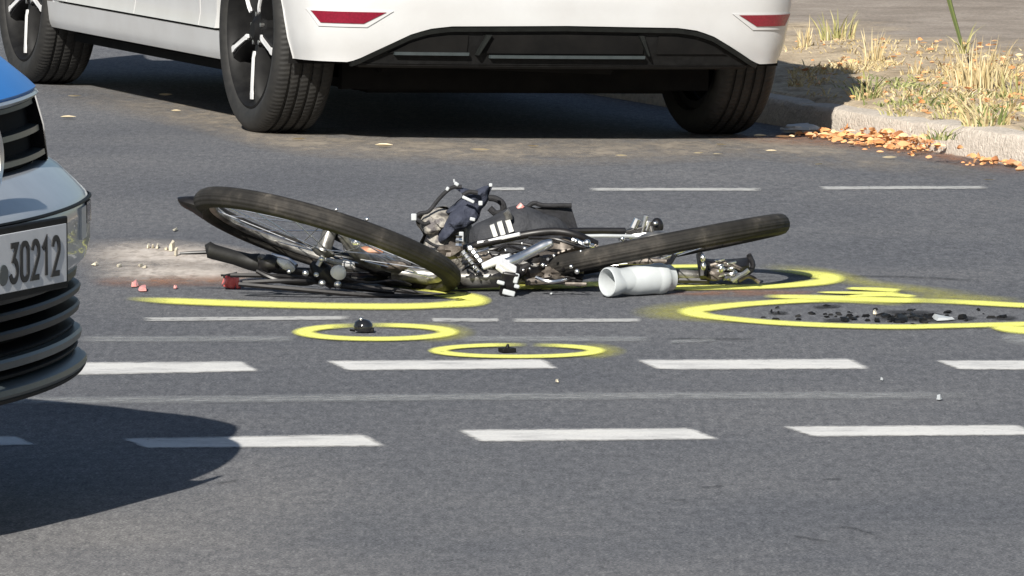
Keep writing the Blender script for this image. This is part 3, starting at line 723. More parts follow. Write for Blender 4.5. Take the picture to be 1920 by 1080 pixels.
# the rest of the car
def pbox(name, mat, st, n=10, par=pcar):
    rows = []
    for (y, z, hw, cr) in st: rows.append([Vector((hw*t, y, z-cr*t*t)) for t in [k/n*2-1 for k in range(n+1)]])
    b = MB(); b.grid(rows); return b.build(name, mat, par)
pbox('windscreen', 'glass', [(.98, 1.06, .76, .03), (1.85, 1.68, .66, .05)])
pbox('roof', 'silver', [(1.8, 1.68, .66, .05), (2.4, 1.76, .68, .05), (3.8, 1.76, .68, .05), (4.3, 1.68, .66, .05)])
pbox('tailgate', 'silver', [(4.3, 1.68, .66, .05), (4.6, 1.0, .82, 0), (4.62, .3, .84, 0)])
for sg in (-1, 1):
    def sx(y, z): return sg*(interp(z, [.25, .5, .8, 1.0, 1.68], [.87, .915, .92, .89, .68]) - interp(y, [.30, .6, 1.2], [.10, .02, 0]))
    ys = [.36+.06*k for k in range(72)]; rows = []
    for y in ys:
        zb = .26
        for cy in (.92, 3.68):
            if abs(y-cy) < .37: zb = max(zb, .33+math.sqrt(.37**2-(y-cy)**2))
        zt = interp(y, [.36, 1.0, 4.6], [.90, 1.02, 1.05]); rows.append([Vector((sx(y, lerp(zb, zt, k/8)), y, lerp(zb, zt, k/8))) for k in range(9)])
    b = MB(); b.slab(rows, Vector((-sg*.02, 0, 0))); sd_ = b.build('body_side', 'blue', pcar)
    b = MB(); b.slab([[Vector((sx(y, z)-sg*.01, y+(z-1.02)*k_, z)) for z in (1.03, 1.35, 1.66)] for y, k_ in ((1.02, 1.25), (2.2, .1), (3.4, 0), (4.5, -.35))], Vector((-sg*.02, 0, 0))); b.build('side_window', 'glass', pcar)
    for cy in (.92, 3.68):
        car_wheel(pcar, wheelM(sg*.77, cy, .382, sg), R=.33, rim=.22, wd=.205)
    b = MB(); b.slab([[fp(sg*u, o, z) + Vector((0, .0, 0)) for u in (.735, .78, .84, .88, .91)] for o, z in ((-.10, .86), (-.06, .79), (-.05, .725))], Vector((0, .05, 0))); b.build('headlight', 'glass', pcar)
b = MB(); b.box((0, 2.5, .33), (1.3, 4.0, .12)); b.box((0, .55, .42), (1.15, .7, .2)); b.box((0, 2.4, .75), (1.2, 3.9, .5)); b.build('underbody', 'dark', pcar, smooth=False)

# ================================================================ the bicycle
# rounded, uneven solid
def lump(name, c, r, mat, par, org, amp=.3, fq=3., seed=0, sc=(1, 1, 1), n=24, label=None):
    b = MB(); rows = []
    for i in range(n//2+1):
        th = PI*i/(n//2); row = []
        for k in range(n+1):
            ph = 2*PI*(k % n)/n; d = Vector((math.sin(th)*math.cos(ph), math.sin(th)*math.sin(ph), math.cos(th)))
            q = 1 + amp*mnoise.noise(d*fq + Vector((seed*7.1, seed*3.3, 0))) + amp*.4*mnoise.noise(d*fq*2.7 + Vector((0, seed, 5)))
            row.append(Vector(c) + Vector((d.x*r*sc[0]*q, d.y*r*sc[1]*q, d.z*r*sc[2]*q)))
        rows.append(row)
    b.grid(rows); bm_ = b
    ob = b.build(name, mat, par, org, label=label)
    me = ob.data; bm = bmesh.new(); bm.from_mesh(me); bmesh.ops.remove_doubles(bm, verts=bm.verts, dist=.0004); bm.to_mesh(me); bm.free()
    return ob
BY = 18.5
bo = G(900, 545); bike = thing('crashed_bicycle', 'crashed black bicycle lying on its side with both wheels twisted', 'bicycle', bo)
def btube(name, pts, r, mat, par=bike, smooth=0, n=8, **k):
    P = [W(*p) for p in pts]
    if smooth: P = smoothpath(P, smooth)
    if hasattr(r, '__len__') and len(r) != len(P):
        r = [interp(i/(len(P)-1), [j/(len(r)-1) for j in range(len(r))], r) for i in range(len(P))]
    b = MB(); b.tube(P, r, n); return b.build(name, mat, par, bo, **k)
def biketyremat():
    m, nt, bs = newmat('bike_tyre'); v = texco(nt)
    sx = N(nt, 'ShaderNodeSeparateXYZ'); nt.links.new(v, sx.inputs[0])
    ang = math_(nt, 'ARCTAN2', sx.outputs[1], sx.outputs[0])
    z = math_(nt, 'ABSOLUTE', sx.outputs[2])
    rib = math_(nt, 'SINE', math_(nt, 'ADD', math_(nt, 'MULTIPLY', ang, 150.), math_(nt, 'MULTIPLY', z, 700.)))
    n = noise(nt, v, 11, 5, .65)
    c = ramp(nt, n, [(.30, (.010, .0095, .009)), (.50, (.021, .0195, .0175)), (.62, (.042, .038, .033)), (.74, (.13, .115, .096))])
    nt.links.new(c, bs.inputs['Base Color']); bs.inputs['Roughness'].default_value = .75
    bump(nt, bs, math_(nt, 'ADD', math_(nt, 'MULTIPLY', math_(nt, 'SINE', math_(nt, 'MULTIPLY', z, 640.)), .35), noise(nt, v, 48, 5, .7)), .45, .004); bs.inputs['Specular IOR Level'].default_value = .25; return m
M['biketyre'] = biketyremat()
def bike_wheel(c, e1, e2, R=.352, tw=.027, th=.025, hubr=.03, nsp=28, lab=None, flat=0.):
    e1 = Vector(e1).normalized(); e2 = Vector(e2); e2 = (e2 - e1*e2.dot(e1)).normalized(); e3 = e1.cross(e2)
    M4 = Matrix((e1, e2, e3)).transposed().to_4x4(); M4.translation = Vector(c) - bo
    wn = sub('wheel', bike, M4)
    if lab: wn['label'] = lab
    rc = R - th; b = MB()
    pr = [(rc + th*math.cos(q)*(1.0 if math.cos(q) > 0 else .9), tw*math.sin(q)) for q in [2*PI*k/16 for k in range(16)]]
    b.lathe(pr, 96, closed=True); b.build('tyre', 'biketyre', wn)
    ri = rc - th*.7; b = MB()
    b.lathe([(ri, .013), (ri+.006, .016), (ri+.006, .012), (ri-.013, .009), (ri-.018, .004), (ri-.018, -.004), (ri-.013, -.009), (ri+.006, -.012), (ri+.006, -.016), (ri, -.013)], 80, closed=True); b.build('rim', 'bikerim', wn)
    b = MB(); b.lathe([(0, .058), (.005, .058), (.006, .045), (hubr*.6, .042), (hubr, .034), (hubr, .028), (hubr*.62, .022), (hubr*.62, -.022), (hubr, -.028), (hubr, -.034), (hubr*.6, -.042), (.006, -.045), (.005, -.058), (0, -.058)], 20); b.build('hub', 'bikegrey', wn)
    sp = None
    for k in range(nsp):
        a = 2*PI*k/nsp; s = 1 if k % 2 else -1; ah = a + (.9 if (k//2) % 2 else -.9)
        p0 = Vector((hubr*math.cos(ah), hubr*math.sin(ah), s*.031)); p1 = Vector(((ri-.016)*math.cos(a), (ri-.016)*math.sin(a), s*.002))
        d = p1-p0; T = Matrix.Translation(p0) @ d.to_track_quat('Z', 'Y').to_matrix().to_4x4() @ Matrix.Diagonal((1, 1, d.length, 1))
        if sp is None:
            q = MB(); q.tube([(0, 0, 0), (0, 0, 1)], .0016, 5); sp = q.build('spoke', 'chrome', wn); sp.matrix_local = T
        else: inst(sp, 'spoke', wn, T)
    return wn, M4
M['bikerim'] = plain('worn_rim', (.10, .095, .085), (.55, .53, .49), .35, metal=.55, scale=18)
cw1 = W(613, 450, 18.36)
fw, MF = bike_wheel(cw1, (.955, .0, -.297), (0, -.965, .245), lab='front wheel raised at the left end')
cw2 = W(1228, 466, 18.66)
rw, MRr = bike_wheel(cw2, (.98, .0, .192), (0, -.985, .108), hubr=.045, lab='rear wheel seen almost edge on')
# pale reflective dabs on the tyres
def wheel_pt(M4, ang, r, z): return (M4 @ Vector((r*math.cos(ang), r*math.sin(ang), z))) + bo
# front mudguard stub beyond the left end of the front wheel
b = MB(); rows = []
for k in range(9):
    t = k/8; x = lerp(333, 380, t); yt = 370 + .8*math.sin(t*PI)*-2; yb = interp(t, [0, .06, .2, .6, 1], [376, 383, 388, 398, 411]); row = []
    for q in (0, .25, .5, .75, 1): row.append(W(x, lerp(yt, yb, q), 18.36 - .022*math.sin(q*PI) - .01*t))
    rows.append(row)
b.slab(rows, Vector((0, .012, 0))); b.build('mudguard_flap', 'bikeblack', bike, bo)
# fork, frame
btube('fork_blade', [(640, 440, 18.30), (664, 470, 18.34), (700, 492, 18.42), (762, 496, 18.5)], [.010, .016, .020, .018], 'bikegrey', smooth=5, n=10)
btube('fork_blade', [(612, 462, 18.44), (640, 480, 18.46), (720, 505, 18.52), (780, 508, 18.55)], [.009, .014, .017, .017], 'bikeblack', smooth=5, n=10)
btube('head_tube', [(752, 494, 18.52), (800, 508, 18.54)], .026, 'bikeblack', n=12)
btube('down_tube', [(735, 512, 18.50), (800, 516, 18.49), (860, 521, 18.47), (945, 520, 18.46)], [.019, .024, .024, .021], 'bikegrey', smooth=4, n=12, label='scuffed grey down tube near the ground')
btube('down_tube', [(858, 534, 18.48), (935, 531, 18.47)], .011, 'bikedust')
btube('top_tube', [(872, 466, 18.55), (900, 458, 18.53), (985, 440, 18.5), (1040, 434, 18.5), (1080, 441, 18.5), (1118, 458, 18.52)], .0105, 'bikeblack', smooth=5, n=10)
btube('top_tube_highlight', [(896, 456, 18.527), (925, 450, 18.515), (975, 439, 18.49)], .0052, 'polished', smooth=3)  # pale strip laid on the black tube as a painted highlight
btube('seat_stay', [(985, 447, 18.62), (1060, 434, 18.66), (1172, 433, 18.7)], .0085, 'bikeblack', smooth=4)
btube('seat_stay', [(1078, 443, 18.64), (1130, 442, 18.66), (1190, 443, 18.7)], .0045, 'whiteplastic')
btube('chain_stay', [(990, 512, 18.45), (1060, 503, 18.5), (1130, 487, 18.6), (1225, 467, 18.68)], [.014, .013, .011, .009], 'bikedust', smooth=4)
btube('chain_stay', [(985, 528, 18.44), (1050, 526, 18.46), (1090, 531, 18.47)], .010, 'bikedust', smooth=3)
btube('seat_tube', [(965, 515, 18.47), (1010, 488, 18.5), (1060, 470, 18.55), (1105, 458, 18.58)], .017, 'bikeblack', smooth=3, n=10)
btube('lower_tube', [(905, 473, 18.48), (960, 490, 18.48), (1010, 500, 18.48)], .009, 'bikegrey', smooth=3)
# crank with pedal
crank = btube('crank', [(1036, 455, 18.40), (1020, 461, 18.40), (985, 478, 18.38), (955, 492, 18.36), (940, 498, 18.36)], [.009, .015, .013, .015, .017], 'chrome', smooth=4, n=10)
crank.scale = (1, 1, 1)
btube('crank_boss', [(905, 500, 18.38), (930, 490, 18.38), (958, 486, 18.37)], [.009, .012, .016], 'polished', par=crank, n=10)
pb = MB(); pc = W(957, 525, 18.36)
Rp = Matrix.Rotation(.15, 3, 'Y') @ Matrix.Rotation(.5, 3, 'X')
pb.box(pc + Vector((-.002, 0, .0)), (.042, .050, .070), Rp); pedal = pb.build('pedal', 'bikeblack', crank, bo, bevel=.004)
pb = MB(); pb.box(W(950, 500, 18.34), (.052, .03, .018), Rp @ Matrix.Rotation(.5, 3, 'Y')); pb.box(W(940, 504, 18.335), (.030, .02, .012), Rp @ Matrix.Rotation(.6, 3, 'Y')); pb.build('pedal_plate', 'polished', crank, bo, bevel=.003)
for (px, py, sx_, sz_) in ((939, 530, .020, .010), (969, 537, .014, .010), (954, 549, .032, .014), (968, 522, .012, .026)):
    pb = MB(); pb.box(W(px, py, 18.33), (sx_, .012, sz_), Matrix.Rotation(.25, 3, 'Y')); pb.build('pedal_reflector', 'whiteplastic', crank, bo, bevel=.003)
# chainring, gear hub, chain guard
ring = MB(); cr = W(1062, 487, 18.52)
e1 = Vector((.93, .1, .30)).normalized(); e2 = Vector((-.05, -.93, .36)); e2 = (e2-e1*e2.dot(e1)).normalized(); e3 = e1.cross(e2)
MC = Matrix((e1, e2, e3)).transposed().to_4x4(); MC.translation = cr
ring.lathe([(.030, .004), (.080, .004), (.086, .002), (.086, -.002), (.080, -.004), (.030, -.004)], 40, MC, closed=True); chainring = ring.build('chainring', 'bikedust', bike, bo)
g = MB()
for k in range(36):
    a = 2*PI*k/36; Mt = MC @ Matrix.Rotation(a, 4, 'Z') @ Matrix.Translation((.088, 0, 0)); g.add([Mt @ Vector(p) for p in ((-.004, -.004, -.002), (-.004, .004, -.002), (.005, 0, -.001), (-.004, -.004, .002), (-.004, .004, .002), (.005, 0, .001))], [(0, 1, 2), (5, 4, 3), (0, 3, 4, 1), (1, 4, 5, 2), (2, 5, 3, 0)])
t_ = g.build('tooth', 'bikedust', chainring, bo); t_['kind'] = 'stuff'
g = MB(); g.lathe([(0, .05), (.028, .05), (.034, .04), (.036, -.04), (.03, -.05), (0, -.05)], 20, MC); g.build('bottom_bracket', 'bikedust', bike, bo)
cg = MB(); rows = []
for k in range(13):
    t = k/12; row = []
    for q in (-1, -.4, .3, 1): row.append(W(lerp(1012, 1105, t), lerp(492, 470, t) + 15*q + 5*math.sin(t*9+q*2), 18.47 + .05*t - .04*(1-q*q)))
    rows.append(row)
cg.slab(rows, Vector((0, .01, 0))); cg.build('chain_guard', 'bikedust', bike, bo)
for px, py, r in ((1018, 497, .0055), (1071, 500, .0055), (1082, 509, .007), (1101, 455, .009), (1080, 452, .007), (984, 466, .006), (1167, 448, .006)):
    b = MB(); b.ball(W(px, py, 18.34 if py > 490 else 18.43), r, 10); b.build('bolt_or_glint', 'chrome', bike, bo)
btube('cable_stop', [(1072, 449, 18.46), (1096, 460, 18.46), (1112, 461, 18.48)], [.006, .010, .006], 'chrome', smooth=3)
btube('brake_cable', [(992, 446, 18.48), (1040, 448, 18.44), (1085, 462, 18.44), (1130, 470, 18.46), (1175, 452, 18.5)], .0042, 'bikeblack', smooth=5)
btube('brake_cable', [(905, 470, 18.5), (930, 466, 18.5), (960, 456, 18.48), (1000, 462, 18.46), (980, 475, 18.46), (930, 478, 18.47), (900, 470, 18.47)], .004, 'bikeblack', smooth=5)
for pts, r, mt in (([(935, 470, 18.44), (950, 462, 18.42), (975, 468, 18.43), (990, 480, 18.44)], .0035, 'bikeblack'), ([(1000, 470, 18.46), (1022, 452, 18.44), (1050, 456, 18.44)], .003, 'bikeblack'),
                   ([(640, 520, 18.34), (690, 530, 18.32), (740, 526, 18.36), (770, 534, 18.4)], .0035, 'bikeblack'), ([(1005, 520, 18.36), (1030, 528, 18.34), (1062, 524, 18.36)], .0045, 'chrome'), ([(1060, 532, 18.36), (1100, 533, 18.35)], .005, 'bikedust')):
    btube('loose_cable', pts, r, mt, smooth=5, n=6)
for px, py, Y, r, sd2, mt in ((905, 485, 18.46, .022, 31, 'bikedust'), (1040, 512, 18.44, .024, 32, 'bikedust'), (1090, 492, 18.46, .026, 33, 'bikedust'), (1005, 478, 18.5, .020, 34, 'bikeblack'), (850, 470, 18.58, .028, 35, 'bikedust'), (1075, 520, 18.44, .020, 36, 'bikeblack')):
    lump('bent_bracket', W(px, py, Y), r, mt, bike, bo, .55, 2.6, sd2, (1.3, .8, .7), 18)
r5 = random.Random(21)
for k in range(26):
    x0, y0 = r5.uniform(862, 1090), r5.uniform(452, 526); Y0 = r5.uniform(18.40, 18.58); pts = [(x0, y0, Y0)]
    for j in range(3):
        q = pts[-1]; pts.append((q[0] + r5.uniform(-8, 22), min(534, q[1] + r5.uniform(-10, 10)), q[2] + r5.uniform(-.03, .03)))
    btube('broken_cable', pts, r5.choice((.0028, .004, .006)), r5.choice(('bikeblack', 'bikeblack', 'bikeblack', 'bikedust', 'chrome')), smooth=3, n=6)
for k in range(14):
    b = MB(); b.ball(W(r5.uniform(875, 1110), r5.uniform(455, 522), 18.38), r5.uniform(.0025, .0045), 8); b.build('bolt_or_glint', 'chrome', bike, bo)  # small chrome dots added as glints across the tangle
# chain hanging in two runs left of the crank
def links(p0, p1, n, r):
    src = None
    for k in range(n):
        a = lerp(p0, p1, k/n); c = lerp(p0, p1, (k+.82)/n); b = MB(); b.tube([a, lerp(a, c, .5), c], [r, r*.75, r], 6); b.build('chain_link', 'chrome', chain, bo)
chain = sub('chain', bike)
links(W(880, 463, 18.42), W(904, 494, 18.40), 4, .0075); links(W(867, 472, 18.44), W(899, 512, 18.42), 6, .008); links(W(861, 442, 18.5), W(860, 462, 18.5), 2, .010)
# handlebar
hb = btube('handlebar', [(470, 493, 18.42), (540, 508, 18.43), (600, 512, 18.42), (650, 520, 18.44), (720, 518, 18.55)], .0125, 'bikeblack', smooth=5, n=10)
btube('grip', [(386, 469, 18.40), (391, 468, 18.40), (400, 472, 18.40), (440, 483, 18.41), (468, 491, 18.42), (482, 492, 18.42), (492, 497, 18.42)], [.014, .021, .0195, .0185, .021, .024, .020], 'gripmat' if 'gripmat' in M else 'rubber', par=hb, n=14)
btube('brake_lever', [(482, 508, 18.36), (520, 525, 18.34), (575, 532, 18.36), (600, 520, 18.38)], [.006, .007, .006, .008], 'bikeblack', par=hb, smooth=4)
btube('brake_lever', [(337, 475, 18.42), (360, 474, 18.42), (392, 473, 18.41)], [.003, .0045, .005], 'bikeblack', par=hb)
lump('gear_shifter', W(505, 494, 18.38), .026, 'bikeblack', hb, bo, .25, 2.5, 2, (1.1, 1, .85), 18)
lump('gear_shifter', W(492, 484, 18.38), .013, 'bikegrey', hb, bo, .2, 2.5, 4, (1, 1, .8), 14)
btube('lever_clamp', [(520, 488, 18.37), (535, 496, 18.36), (550, 506, 18.37)], [.006, .013, .007], 'polished', par=hb, smooth=3, n=10)
btube('lever_clamp', [(508, 478, 18.42), (540, 486, 18.42), (556, 498, 18.40)], .005, 'chrome', par=hb, smooth=3)
stem = btube('stem', [(590, 494, 18.38), (606, 512, 18.36), (628, 532, 18.36)], [.016, .026, .018], 'bikeblack', n=12)
b = MB(); b.lathe([(0, .020), (.008, .019), (.016, .014), (.020, .004), (.0205, 0), (0, -.002)], 20, Matrix.Translation(W(634, 512, 18.32)) @ Matrix.Rotation(.9, 4, 'X') @ Matrix.Rotation(.3, 4, 'Y')); b.build('bell_dome', 'whitegloss', stem, bo)
for px, py, r in ((603, 486, .008), (573, 512, .009), (593, 515, .007), (604, 531, .010), (633, 533, .010), (667, 455, .012), (631, 393, .005), (688, 411, .006), (542, 509, .006)):
    b = MB(); b.ball(W(px, py, 18.31 if py > 470 else 18.22 if py > 420 else 18.7), r, 10, (1, 1, .9)); b.build('bolt_or_glint', 'chrome', stem if py > 470 else bike, bo)
btube('stem_bolt', [(596, 498, 18.34), (606, 480, 18.34)], .007, 'chrome', par=stem)
btube('stem_plate', [(612, 486, 18.42), (640, 494, 18.44), (664, 496, 18.45)], [.005, .010, .005], 'polished', smooth=3)
lump('hub_motor', W(690, 468, 18.50), .03, 'rusthub', bike, bo, .2, 2, 9, (1.6, 1, .6), 16) if 'rusthub' in M else None
M['rusthub'] = plain('rusty_hub', (.42, .16, .08), (.55, .40, .30), .5, metal=.3, scale=40)
lump('fork_crown', W(692, 471, 18.50), .022, 'rusthub', bike, bo, .25, 2, 9, (1.7, 1, .55), 16)
lump('brake_caliper', W(742, 498, 18.40), .022, 'bikedust', bike, bo, .3, 2, 5, (1.7, 1, .6), 16)
btube('hub_guard', [(622, 410, 18.40), (640, 438, 18.40), (648, 452, 18.40)], [.020, .026, .012], 'bikeblack', n=12)
for pts in ([(432, 516, 18.36), (500, 517, 18.36), (560, 520, 18.38), (610, 526, 18.38)], [(448, 533, 18.32), (540, 541, 18.30), (680, 553, 18.30), (800, 556, 18.33), (852, 553, 18.38)],
            [(455, 530, 18.34), (560, 527, 18.34), (700, 540, 18.4), (850, 556, 18.36)], [(620, 535, 18.36), (690, 543, 18.36), (740, 548, 18.36)]):
    btube('brake_cable', pts, .0062, 'bikeblack', smooth=6, n=6)
btube('mudguard_stay', [(560, 452, 18.5), (600, 470, 18.45), (640, 480, 18.42)], .005, 'bikeblack')
btube('chrome_stay', [(610, 427, 18.36), (616, 446, 18.36), (612, 462, 18.36)], [.003, .006, .004], 'chrome')
lump('lower_mass', W(640, 522, 18.46), .03, 'bikeblack', bike, bo, .35, 2.2, 6, (2.6, 1, .5), 18)
# second pedal, standing up behind the rear wheel
b = MB(); b.box(W(1200, 432, 18.80), (.075, .05, .022), Matrix.Rotation(-.25, 3, 'Y')); pd2 = b.build('pedal', 'bikeblack', bike, bo, bevel=.003)
for p0, p1, r in (((1188, 428), (1196, 411), .010), ((1204, 436), (1212, 405), .006), ((1212, 432), (1218, 415), .006), ((1180, 444), (1212, 440), .008)):
    btube('pedal_cage', [(p0[0], p0[1], 18.78), (p1[0], p1[1], 18.78)], r, 'chrome', par=pd2)
b = MB(); b.ball(W(1232, 424, 18.78), .017, 12, (1, 1, 1.3)); b.build('pedal_end', 'bikeblack', pd2, bo)
b = MB(); b.ball(W(1229, 419, 18.755), .006, 8); b.build('pedal_end', 'chrome', pd2, bo)
btube('crank_arm', [(1160, 445, 18.78), (1180, 438, 18.79), (1205, 440, 18.80)], .010, 'chrome')
# saddle with springs at the right, on its post
btube('seat_post', [(1195, 512, 18.62), (1260, 513, 18.62), (1330, 518, 18.63)], .013, 'bikegrey', n=10)
btube('seat_post', [(1240, 524, 18.62), (1330, 526, 18.62)], .008, 'bikeblack')
sad = MB(); rows = []
for k in range(15):
    t = k/14; cx = lerp(1312, 1404, t); cy = lerp(484, 482, t) + 3*math.sin(t*PI); hw_ = interp(t, [0, .2, .5, .8, 1], [.020, .032, .045, .075, .055])
    row = []
    for q in (-1, -.6, 0, .6, 1): p = W(cx, cy, 18.70); row.append(p + Vector((0, hw_*q, -.016*q*q)))
    rows.append(row)
sad.slab(rows, Vector((0, 0, -.014))); saddle = sad.build('saddle', 'bikeblack', bike, bo)
btube('saddle_nose', [(1312, 478, 18.66), (1318, 500, 18.62), (1318, 520, 18.60)], [.010, .014, .010], 'bikeblack', par=saddle, smooth=3)
btube('saddle_rim', [(1404, 478, 18.68), (1412, 498, 18.66), (1402, 512, 18.64), (1380, 522, 18.60)], .007, 'bikeblack', par=saddle, smooth=3)
for px, py, s_ in ((1350, 505, 1), (1372, 510, 1)):
    P = []; c = W(px, py, 18.62)
    for k in range(41):
        a = k/41*2*PI*4; P.append(c + Vector((.012*math.cos(a), .012*math.sin(a), -.026 + .052*k/40)))
    b = MB(); b.tube(P, .0035, 6); b.build('saddle_spring', 'chrome', saddle, bo)
btube('saddle_rail', [(1332, 498, 18.62), (1360, 492, 18.62), (1392, 506, 18.60)], .005, 'bikedust', par=saddle, smooth=3)
btube('saddle_rail', [(1372, 527, 18.58), (1395, 513, 18.58), (1404, 506, 18.58)], .006, 'polished', par=saddle)
btube('saddle_rail', [(1385, 527, 18.57), (1405, 518, 18.57), (1424, 530, 18.57)], .005, 'bikedust', par=saddle, smooth=3)
lump('saddle_clamp', W(1340, 515, 18.62), .018, 'bikedust', saddle, bo, .3, 2, 3, (1.5, 1, .9), 14)
lump('saddle_clamp', W(1366, 500, 18.66), .014, 'bikedust', saddle, bo, .3, 2, 8, (1.3, 1, .9), 14)
for px, py in ((1318, 484), (1319, 499), (1352, 504)):
    b = MB(); b.ball(W(px, py, 18.56), .009, 10, (.8, 1, 1.2)); b.build('bolt_or_glint', 'chrome', saddle, bo)
btube('kickstand', [(1266, 476, 18.6), (1256, 492, 18.55), (1240, 506, 18.5), (1240, 528, 18.48)], [.006, .007, .007, .005], 'bikeblack', smooth=3)
btube('derailleur', [(1178, 492, 18.56), (1210, 490, 18.54), (1250, 490, 18.54)], [.006, .010, .006], 'bikedust', smooth=3)
# scuffs on the rear tyre
for (a, z, l) in ((-.50, .020, .07), (.32, .020, .09)):
    pass

# ================================================================ bags on the bicycle
def pillow(name, outline, Y, thick, mat, par, org, fold=.012, fq=16, seed=0, rings=9, back=1., label=None):
    """puffed bag from an outline (photograph pixels), real depth on both sides"""
    P = smoothpath([(x, y, 0) for x, y in outline + [outline[0]]], 5)[:-1]
    cx = sum(p.x for p in P)/len(P); cy = sum(p.y for p in P)/len(P); n = len(P); b = MB()
    for sgn in (-1, 1):
        rows = []
        for r in range(rings+1):
            t = r/rings; row = []
            for p in P + [P[0]]:
                q = W(lerp(cx, p.x, t), lerp(cy, p.y, t), Y)
                hgt = thick*math.sqrt(max(0, 1-t**2.4))*(1 if sgn < 0 else back)
                f = fold*mnoise.noise(Vector((q.x*fq, q.z*fq*1.3, seed + sgn*4))) + fold*.5*mnoise.noise(Vector((q.x*fq*2.6, q.z*fq*2.6, seed+9)))
                row.append(q + Vector((f*.5, sgn*hgt + f*(1-t**4), f*.4*(1 if t < 1 else .3))))
            rows.append(row)
        b.grid(rows)
    ob = b.build(name, mat, par, org, label=label); bm = bmesh.new(); bm.from_mesh(ob.data); bmesh.ops.remove_doubles(bm, verts=bm.verts, dist=.0006); bmesh.ops.recalc_face_normals(bm, faces=bm.faces); bm.to_mesh(ob.data); bm.free()
    return ob
YB = 18.86
po = G(860, 520); pack = thing('backpack', 'crumpled navy and grey backpack with black straps behind the bicycle', 'backpack', po)
pillow('main_pocket', [(783, 412), (800, 398), (822, 388), (850, 393), (872, 398), (884, 420), (880, 452), (872, 522), (800, 522), (788, 470), (796, 440)], YB, .07, 'camo', pack, po, .036, 19, 3)
pillow('upper_pocket', [(852, 352), (868, 352), (890, 356), (912, 348), (920, 352), (914, 378), (902, 395), (894, 412), (878, 420), (850, 402), (836, 398), (858, 378), (868, 366)], YB-.03, .045, 'fabricnavy', pack, po, .02, 18, 1)
pillow('front_flap', [(846, 400), (868, 384), (892, 388), (896, 408), (880, 424), (864, 432), (840, 446), (828, 456), (822, 440)], YB-.07, .035, 'fabricnavy', pack, po, .02, 22, 6)
def ptube(name, pts, r, mat, Y, par=pack, org=po, flat=1., sm=5):
    P = smoothpath([W(x, y, Y) for x, y in pts], sm); b = MB(); b.tube(P, r, 8, flat=flat); return b.build(name, mat, par, org)
ptube('strap', [(778, 408), (788, 400), (804, 396), (822, 374), (838, 358), (850, 351), (866, 350)], .0052, 'fabricblack', YB-.05)
ptube('strap', [(778, 408), (786, 414), (796, 420), (806, 416)], .005, 'fabricblack', YB-.06)
ptube('strap', [(916, 371), (930, 373), (942, 382), (943, 396), (930, 400), (918, 390)], .0085, 'fabricblack', YB-.03)
ptube('strap', [(798, 450), (820, 462), (850, 460)], .004, 'fabricblack', YB-.09)
ptube('strap', [(868, 366), (880, 360), (896, 362)], .006, 'fabricblack', YB-.09)
for (x, y, dx, dz, rot) in ((776, 407, .014, .018, 0), (839, 354, .008, .010, .5), (856, 345, .012, .009, .6), (920, 347, .009, .009, 0), (878, 374, .034, .008, .45), (901, 381, .011, .012, 0), (886, 411, .014, .009, .2), (865, 444, .012, .026, 0)):
    b = MB(); b.box(W(x, y, YB-.115), (dx, .008, dz), Matrix.Rotation(rot, 3, 'Y')); b.build('buckle', 'whiteplastic', pack, po, bevel=.002)
ptube('buckle_tail', [(851, 336), (852, 342)], .0025, 'whiteplastic', YB-.1)
YS = 18.66
so = G(980, 533); sbag = thing('sports_bag', 'black sports bag with three white stripes wedged on the bicycle', 'bag', so)
pillow('bag_body', [(878, 462), (880, 436), (892, 420), (918, 408), (948, 392), (962, 386), (984, 384), (1010, 396), (1050, 412), (1068, 436), (1060, 470), (1020, 532), (900, 532)], YS, .07, 'fabricbag', sbag, so, .014, 13, 2)
def bagpt(x, y, d): return W(x, y, YS - d)
for (x, y, l, wd_) in ((926, 433, 21, 8), (940, 428.5, 24, 9), (955.5, 424, 22, 9)):
    b = MB(); rows = []
    for k in range(7):
        t = k/6-.5; row = []
        for q in (-.5, -.17, .17, .5): row.append(W(x + wd_*q + t*8*.9, y + l*t - q*3.0, YS-.086-.006*(1-4*q*q)*0))
        rows.append(row)
    b.slab(rows, Vector((0, .03, 0))); b.build('stripe', 'whitecloth', sbag, so)
ptube('zip_tab', [(948, 396), (953, 402), (955, 412)], [.010]*11, 'bikegrey', YS-.075, sbag, so)
b = MB(); rows = []
for k in range(11):
    t = k/10; row = []
    for j in range(9):
        s = j/8; x = lerp(lerp(968, 1070, s), lerp(978, 1085, s), t); y = lerp(lerp(392, 385, s) - 9*math.sin(min(1, s*3)*PI)*.5, lerp(404, 432, s), t)
        row.append(W(x, y, YS + .07 - .05*t - .02*math.sin(s*PI) + .010*mnoise.noise(Vector((s*3, t*3, 2)))))
    rows.append(row)
b.slab(rows, Vector((.0, .03, -.006))); b.build('open_flap', 'fabricblack', sbag, so)
ptube('flap_edge', [(962, 402), (985, 392), (1000, 381), (1020, 385), (1072, 385)], .006, 'fabricblack', YS+.04, sbag, so)
ptube('flap_tag', [(972, 392), (980, 384)], .008, 'pinkshard', YS-.02, sbag, so)

